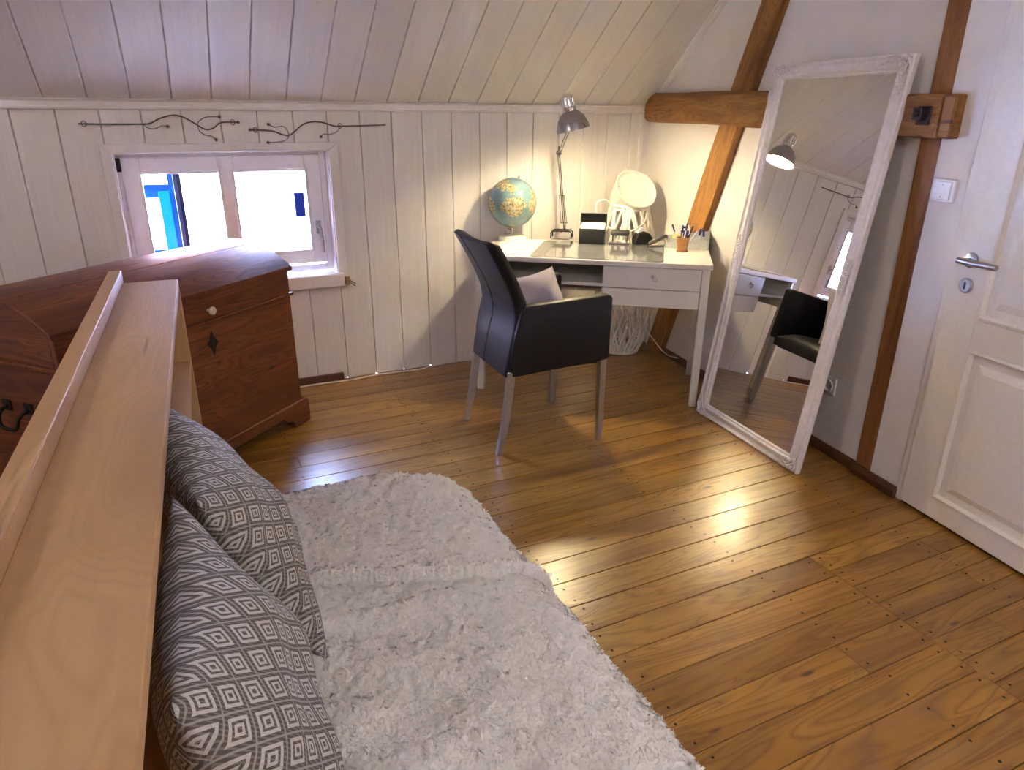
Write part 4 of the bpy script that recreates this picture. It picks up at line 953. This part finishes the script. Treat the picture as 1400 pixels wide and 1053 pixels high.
# lid: rim and domed planks
b = MB(); b.box(0.0, CL, 0.0, 0.022, ZS+0.006, ZT); b.build('lid_front', 'chest', cs, bevel=0.003)
MB().box(0.0, CL, CD-0.022, CD, ZS+0.006, ZT).build('lid_back', 'chest', cs, bevel=0.003)
RISE = 0.108
def dome(d): t = (d-CD/2)/(CD/2+0.016); return ZT+RISE*max(0.0, 1-t*t)
for x in (0.0, CL-0.022):
    pl = [(0.022, ZS+0.006), (CD-0.022, ZS+0.006)]+[(CD-0.022-(CD-0.044)*i/10, dome(CD-0.022-(CD-0.044)*i/10)-0.004) for i in range(11)]
    MB().prism(pl, -0.011, 0.011, 'y').build('lid_end', 'chest', cs, mw=frame((x+0.011, 0, 0), (0, 1, 0), (-1, 0, 0), (0, 0, 1)))
edges = [-0.016, 0.185, 0.40, CD+0.016]
for e0, e1 in zip(edges[:-1], edges[1:]):
    n_ = 7; ds = [e0+0.001+(e1-e0-0.002)*i/n_ for i in range(n_+1)]
    poly = [(d, dome(d)-0.002) for d in ds]+[(d, dome(d)+0.018) for d in reversed(ds)]
    MB().prism(poly, -0.016, CL+0.016, 'x').build('lid_board', 'chest', cs, bevel=0.002, smooth=25)
b = MB(); b.box(-0.012, CL+0.012, -0.012, 0.02, ZS-0.006, ZS+0.008); b.box(-0.012, 0.012, 0.0, CD+0.01, ZS-0.006, ZS+0.008); b.box(CL-0.012, CL+0.012, 0.0, CD+0.01, ZS-0.006, ZS+0.008)
b.build('seam_moulding', 'chest', cs, bevel=0.004, seg=2)
# plinth with bracket feet
def plinth(ln):
    return [(0, 0), (0.12, 0), (0.125, 0.035), (0.15, 0.045), (0.175, 0.052), (0.20, 0.075), (ln-0.20, 0.075), (ln-0.175, 0.052), (ln-0.15, 0.045), (ln-0.125, 0.035), (ln-0.12, 0), (ln, 0), (ln, 0.115), (ln-0.02, 0.13), (0.02, 0.13), (0, 0.115)]
MB().prism([(x-0.025, z) for x, z in plinth(CL+0.05)], -0.025, 0.0).build('plinth', 'chest', cs, bevel=0.004)
for x in (-0.012, CL+0.012):
    MB().prism([(x_-0.0, z) for x_, z in plinth(CD)], -0.012, 0.012).build('plinth', 'chest', cs, bevel=0.004, mw=frame((x, 0, 0), (0, 1, 0), (-1, 0, 0), (0, 0, 1)))
kx = 0.655
MB().lathe([(0.007, 0), (0.007, 0.014), (0.015, 0.020), (0.017, 0.028), (0.012, 0.034), (0.001, 0.035)], 18, Matrix.Translation((kx, 0.0, 0.700)) @ rotx).build('knob', 'knob', cs, smooth=40)
b = MB().prism([(kx-0.03, 0.56), (kx-0.012, 0.54), (kx, 0.505), (kx+0.012, 0.54), (kx+0.03, 0.56), (kx+0.012, 0.58), (kx, 0.615), (kx-0.012, 0.58)], -0.003, 0.001); b.build('lock_plate', 'rust_iron', cs, bevel=0.0008)
MB().box(kx-0.003, kx+0.003, -0.0045, -0.002, 0.55, 0.572).build('keyhole', 'black', cs)
b = MB().tube(spline([(-0.004, 0.20, 0.49), (-0.04, 0.205, 0.47), (-0.05, 0.22, 0.43), (-0.05, 0.29, 0.43), (-0.04, 0.305, 0.47), (-0.004, 0.31, 0.49)], 5), 0.007, 8); b.box(-0.006, 0.0, 0.18, 0.22, 0.47, 0.51); b.box(-0.006, 0.0, 0.29, 0.33, 0.47, 0.51)
b.build('side_handle', 'rust_iron', cs, smooth=50)

# ------------------------------------------------------------------ shelf headboard, bed, throw, cushions
HH = 0.955; hax = Vector((0.043, 0.999, 0)).normalized(); hxa = Vector((-0.999, 0.043, 0)).normalized()
horg = Vector((-0.010, 2.43, 0))
# local x runs along the board towards the camera, y away from the bed
hbm = frame(horg, -hax, hxa, (0, 0, 1))
if hbm.to_3x3().determinant() < 0: hbm = frame(horg, -hax, hxa, (0, 0, 1))
hb_ = tag(empty('shelf_headboard', mw=hbm), 'pale oak shelf headboard with raised back lip beside bed', 'headboard')
HL, HD = 2.75, 0.192
MB().box(0, HL, 0.0, HD-0.036, HH-0.026, HH).build('top_board', 'oak', hb_, bevel=0.0015)
MB().box(-0.03, HL, HD-0.036, HD, HH-0.03, HH+0.034).build('lip', 'oak', hb_, bevel=0.002)
MB().box(0.0, HL, HD-0.036, HD-0.018, 0.02, HH-0.03).build('back_board', 'oak', hb_)
for x in (0.0, HL-0.022):
    MB().box(0.0, HH-0.026, -0.011, 0.011, 0.0, HD-0.036).build('end_panel', 'oak', hb_, bevel=0.001, mw=frame((x+0.011, 0, 0), (0, 0, 1), (-1, 0, 0), (0, 1, 0)))
MB().box(0.022, HL-0.022, 0.002, HD-0.036, HH-0.29, HH-0.268).build('shelf_board', 'oak', hb_, bevel=0.001)
MB().box(0.022, HL-0.022, 0.002, HD-0.036, 0.06, 0.082).build('shelf_board', 'oak', hb_, bevel=0.001)
BX0, BX1, BY0, BY1, BT = -0.02, 0.71, -0.35, 1.965, 0.405
bed = tag(empty('day_bed', (0.36, 0.8, 0)), 'low single bed beside the shelf headboard, hidden under white throw', 'bed')
bo = Vector((0.36, 0.8, 0))
MB().box(BX0+0.03-bo.x, BX1-0.06-bo.x, BY0-bo.y, BY1-0.06-bo.y, 0.22, BT-0.022).build('mattress', 'mattress', bed, bevel=0.04, seg=3)
MB().box(BX0+0.035-bo.x, BX1-0.07-bo.x, BY0-bo.y, BY1-0.07-bo.y, 0.10, 0.22).build('bed_frame', 'oak', bed, bevel=0.003)
for x in (0.06, 0.62):
    for y in (BY0+0.05, BY1-0.15): MB().box(x-bo.x, x+0.05-bo.x, y-bo.y, y+0.05-bo.y, 0, 0.10).build('leg', 'oak', bed)
def throw():
    r_, cr = 0.085, 0.17                        # edge roll and plan corner radius
    step = 0.0052; ext = 0.30
    xs = np.arange(BX0, BX1-r_+ext, step); ys = np.arange(BY0, BY1-r_+ext, step)
    X, Y = np.meshgrid(xs, ys, indexing='ij')
    ix1, iy1 = BX1-r_, BY1-r_                    # inset rounded rectangle (far and right sides only)
    px = X-(ix1-cr); py = Y-(iy1-cr)
    incorner = (px > 0) & (py > 0)
    dcor = np.hypot(px, py)
    d = np.where(incorner, dcor-cr, np.maximum(X-ix1, Y-iy1))
    nx = np.where(incorner, px/np.maximum(dcor, 1e-6), np.where(X-ix1 > Y-iy1, 1.0, 0.0)); ny = np.where(incorner, py/np.maximum(dcor, 1e-6), np.where(X-ix1 > Y-iy1, 0.0, 1.0))
    dd = np.maximum(d, 0); th = np.minimum(dd/r_, math.pi/2); over = np.maximum(dd-r_*math.pi/2, 0)
    bx = X-nx*dd; by = Y-ny*dd
    wx = bx+nx*(r_*np.sin(th)+over*0.10); wy = by+ny*(r_*np.sin(th)+over*0.10); wz = BT-r_*(1-np.cos(th))-over
    # large folds, the overlapping hem and wrinkles fanning from the cushions
    h = 0.010*fbm(X*3.1, Y*3.1, 2)
    hem = 1.395-0.285*(X-0.30)+0.015*np.sin(X*9)
    t_ = (Y-hem); fade = np.clip((X-0.10)/0.1, 0, 1)
    h += fade*np.where(t_ > 0, 0.016*np.exp(-t_/0.06), -0.012*np.exp(t_/0.02)) + fade*0.010*np.exp(-(t_-0.012)**2/0.00016)
    ang = np.arctan2(Y-1.35, X+0.05); rad = np.hypot(X+0.05, Y-1.35)
    h += 0.011*np.sin(ang*17+2*fbm(X*4, Y*4, 2)*3)*np.exp(-((rad-0.33)/0.20)**2)*(Y < 1.3)
    h += 0.008*np.sin((X*0.8-Y)*26+fbm(X*5, Y*5, 2)*5)*np.exp(-((X-0.30)/0.20)**2)*np.clip((1.15-Y)/0.2, 0, 1)
    h += -0.03*np.exp(-((X-0.0)/0.12)**2)*(1/(1+np.exp(-(Y-0.5)*8)))*0.3
    rough = np.where(Y > hem, 1.0, 0.8)
    h += rough*(0.0075*fbm(X*26, Y*26, 3)+0.0055*np.abs(fbm(X*70+5, Y*70, 2))+0.006*fbm(X*95, Y*95, 1))
    wx += nx*np.sin(th)*h; wy += ny*np.sin(th)*h; wz += np.cos(th)*h
    wz = np.maximum(wz, 0.012)
    nX, nY = X.shape; co = np.stack([wx-0.36, wy-0.8, wz], -1).reshape(-1, 3)
    I = np.arange(nX*nY).reshape(nX, nY)
    q = np.stack([I[:-1, :-1], I[1:, :-1], I[1:, 1:], I[:-1, 1:]], -1).reshape(-1, 4)
    me = bpy.data.meshes.new('fleece_throw'); me.from_pydata(co.tolist(), [], q.tolist())
    me.polygons.foreach_set('use_smooth', [True]*len(me.polygons)); me.materials.append(MT['blanket'])
    o = link('fleece_throw', me, loc=(0.36, 0.8, 0)); tag(o, 'fluffy white fleece throw spread over the bed', 'throw')
    rs = np.random.RandomState(11); W = np.stack([wx-0.36, wy-0.8, wz], -1)
    du = np.zeros_like(W); dv = np.zeros_like(W); du[1:-1] = W[2:]-W[:-2]; dv[:, 1:-1] = W[:, 2:]-W[:, :-2]
    nm = np.cross(du, dv); nm /= np.maximum(np.linalg.norm(nm, axis=-1, keepdims=True), 1e-9)
    cnt = 140000
    ia = rs.randint(2, nX-3, cnt); ja = rs.randint(int(nY*0.27), nY-3, cnt)
    ok = (wz[ia, ja] > 0.20); ia, ja = ia[ok], ja[ok]; cnt = len(ia)
    P = W[ia, ja]+(W[ia+1, ja]-W[ia, ja])*rs.rand(cnt, 1)+(W[ia, ja+1]-W[ia, ja])*rs.rand(cnt, 1); nn = nm[ia, ja]
    ct = 6.28*2*fbm(X[ia, ja]*34, Y[ia, ja]*34, 2)+rs.normal(0, 0.5, cnt)          # curl direction, shared by clumps
    tu = W[ia+1, ja]-W[ia, ja]; tu /= np.linalg.norm(tu, axis=-1, keepdims=True); tv = np.cross(nn, tu)
    td = tu*np.cos(ct)[:, None]+tv*np.sin(ct)[:, None]; sd = np.cross(td, nn)
    ln = rs.uniform(0.006, 0.012, cnt)[:, None]; wd_ = rs.uniform(0.0012, 0.0024, cnt)[:, None]
    mid = P+nn*ln*0.24+td*ln*0.50; tip = P+nn*ln*0.40+td*ln*1.0
    V = np.stack([P-sd*wd_, P+sd*wd_, mid+sd*wd_*0.9, mid-sd*wd_*0.9, tip], 1).reshape(-1, 3)
    k5 = np.arange(cnt)[:, None]*5
    me2 = bpy.data.meshes.new('fleece_pile')
    me2.vertices.add(len(V)); me2.vertices.foreach_set('co', V.astype(np.float32).ravel())
    lq = np.concatenate([k5+np.array([[0, 1, 2, 3]]), k5+np.array([[3, 2, 4]])], 1).astype(np.int32).ravel()
    me2.loops.add(len(lq)); me2.loops.foreach_set('vertex_index', lq)
    st_ = (np.arange(cnt)[:, None]*7+np.array([[0, 4]])).astype(np.int32).ravel(); me2.polygons.add(cnt*2); me2.polygons.foreach_set('loop_start', st_)
    me2.polygons.foreach_set('use_smooth', [True]*(cnt*2)); me2.update(calc_edges=True); me2.validate(); me2.normals_split_custom_set_from_vertices(np.repeat(nn, 5, axis=0).astype(np.float32).tolist()); me2.materials.append(MT['pile'])
    p_ = link('fleece_pile', me2, o); stuff(p_); return o
throw()
def cush(name, c, yaw, tilt, label, seed, roll=0.0):
    nrm = Vector((math.cos(R(tilt))*math.cos(R(yaw)), math.cos(R(tilt))*math.sin(R(yaw)), math.sin(R(tilt))))
    side = Vector((-math.sin(R(yaw)), math.cos(R(yaw)), 0)); up_ = nrm.cross(side); up_ = up_ if up_.z > 0 else -up_
    x_ = side*math.cos(R(roll))+up_*math.sin(R(roll)); y_ = nrm.cross(x_)
    pillow(name, 'cushion', 0.50, 0.49, 0.20, label, 'cushion', frame(c, x_, y_, nrm), seed, n=44, crease=0.009, group='diamond-patterned cushions on the bed')
cush('patterned_cushion', (0.020, 1.385, 0.650), 8, 23, 'grey and white diamond-patterned cushion farther along the bed', 2, roll=4)
cush('patterned_cushion', (-0.006, 0.850, 0.655), 0, 15, 'grey and white diamond-patterned cushion in front, nearest the camera', 6, roll=-3)

# ------------------------------------------------------------------ room pendant lamps, added out of view to raise the brightness
def fill(loc, rad, label):
    pd = tag(empty('fill_lamp', loc), label, 'lamp')
    MB().sphere((0, 0, 0), rad, 28, 18).build('globe_shade', 'fill', pd, smooth=60)
    MB().lathe([(rad+0.020, 0.0), (rad+0.018, 0.02)]+[((rad+0.015)*math.cos(R(a)), (rad+0.015)*math.sin(R(a))) for a in range(10, 90, 10)]+[(0.012, rad+0.016)], 32, None, False, True).build('dome_shade', 'white_pot', pd, smooth=60)  # opaque top added to keep the ceiling darker than the walls
    zt = Z0+min(YN-loc[1], loc[1]-YB)*math.tan(SL)-0.02
    MB().tube([(0, 0, rad-0.005), (0, 0, zt-loc[2])], 0.004, 6).build('cord', 'cable', pd)
fill((-1.50, 1.55, 2.25), 0.23, 'added unseen pendant lamp hanging over the left of the room')
fill((1.00, -0.70, 2.30), 0.32, 'added unseen pendant lamp hanging behind the camera')
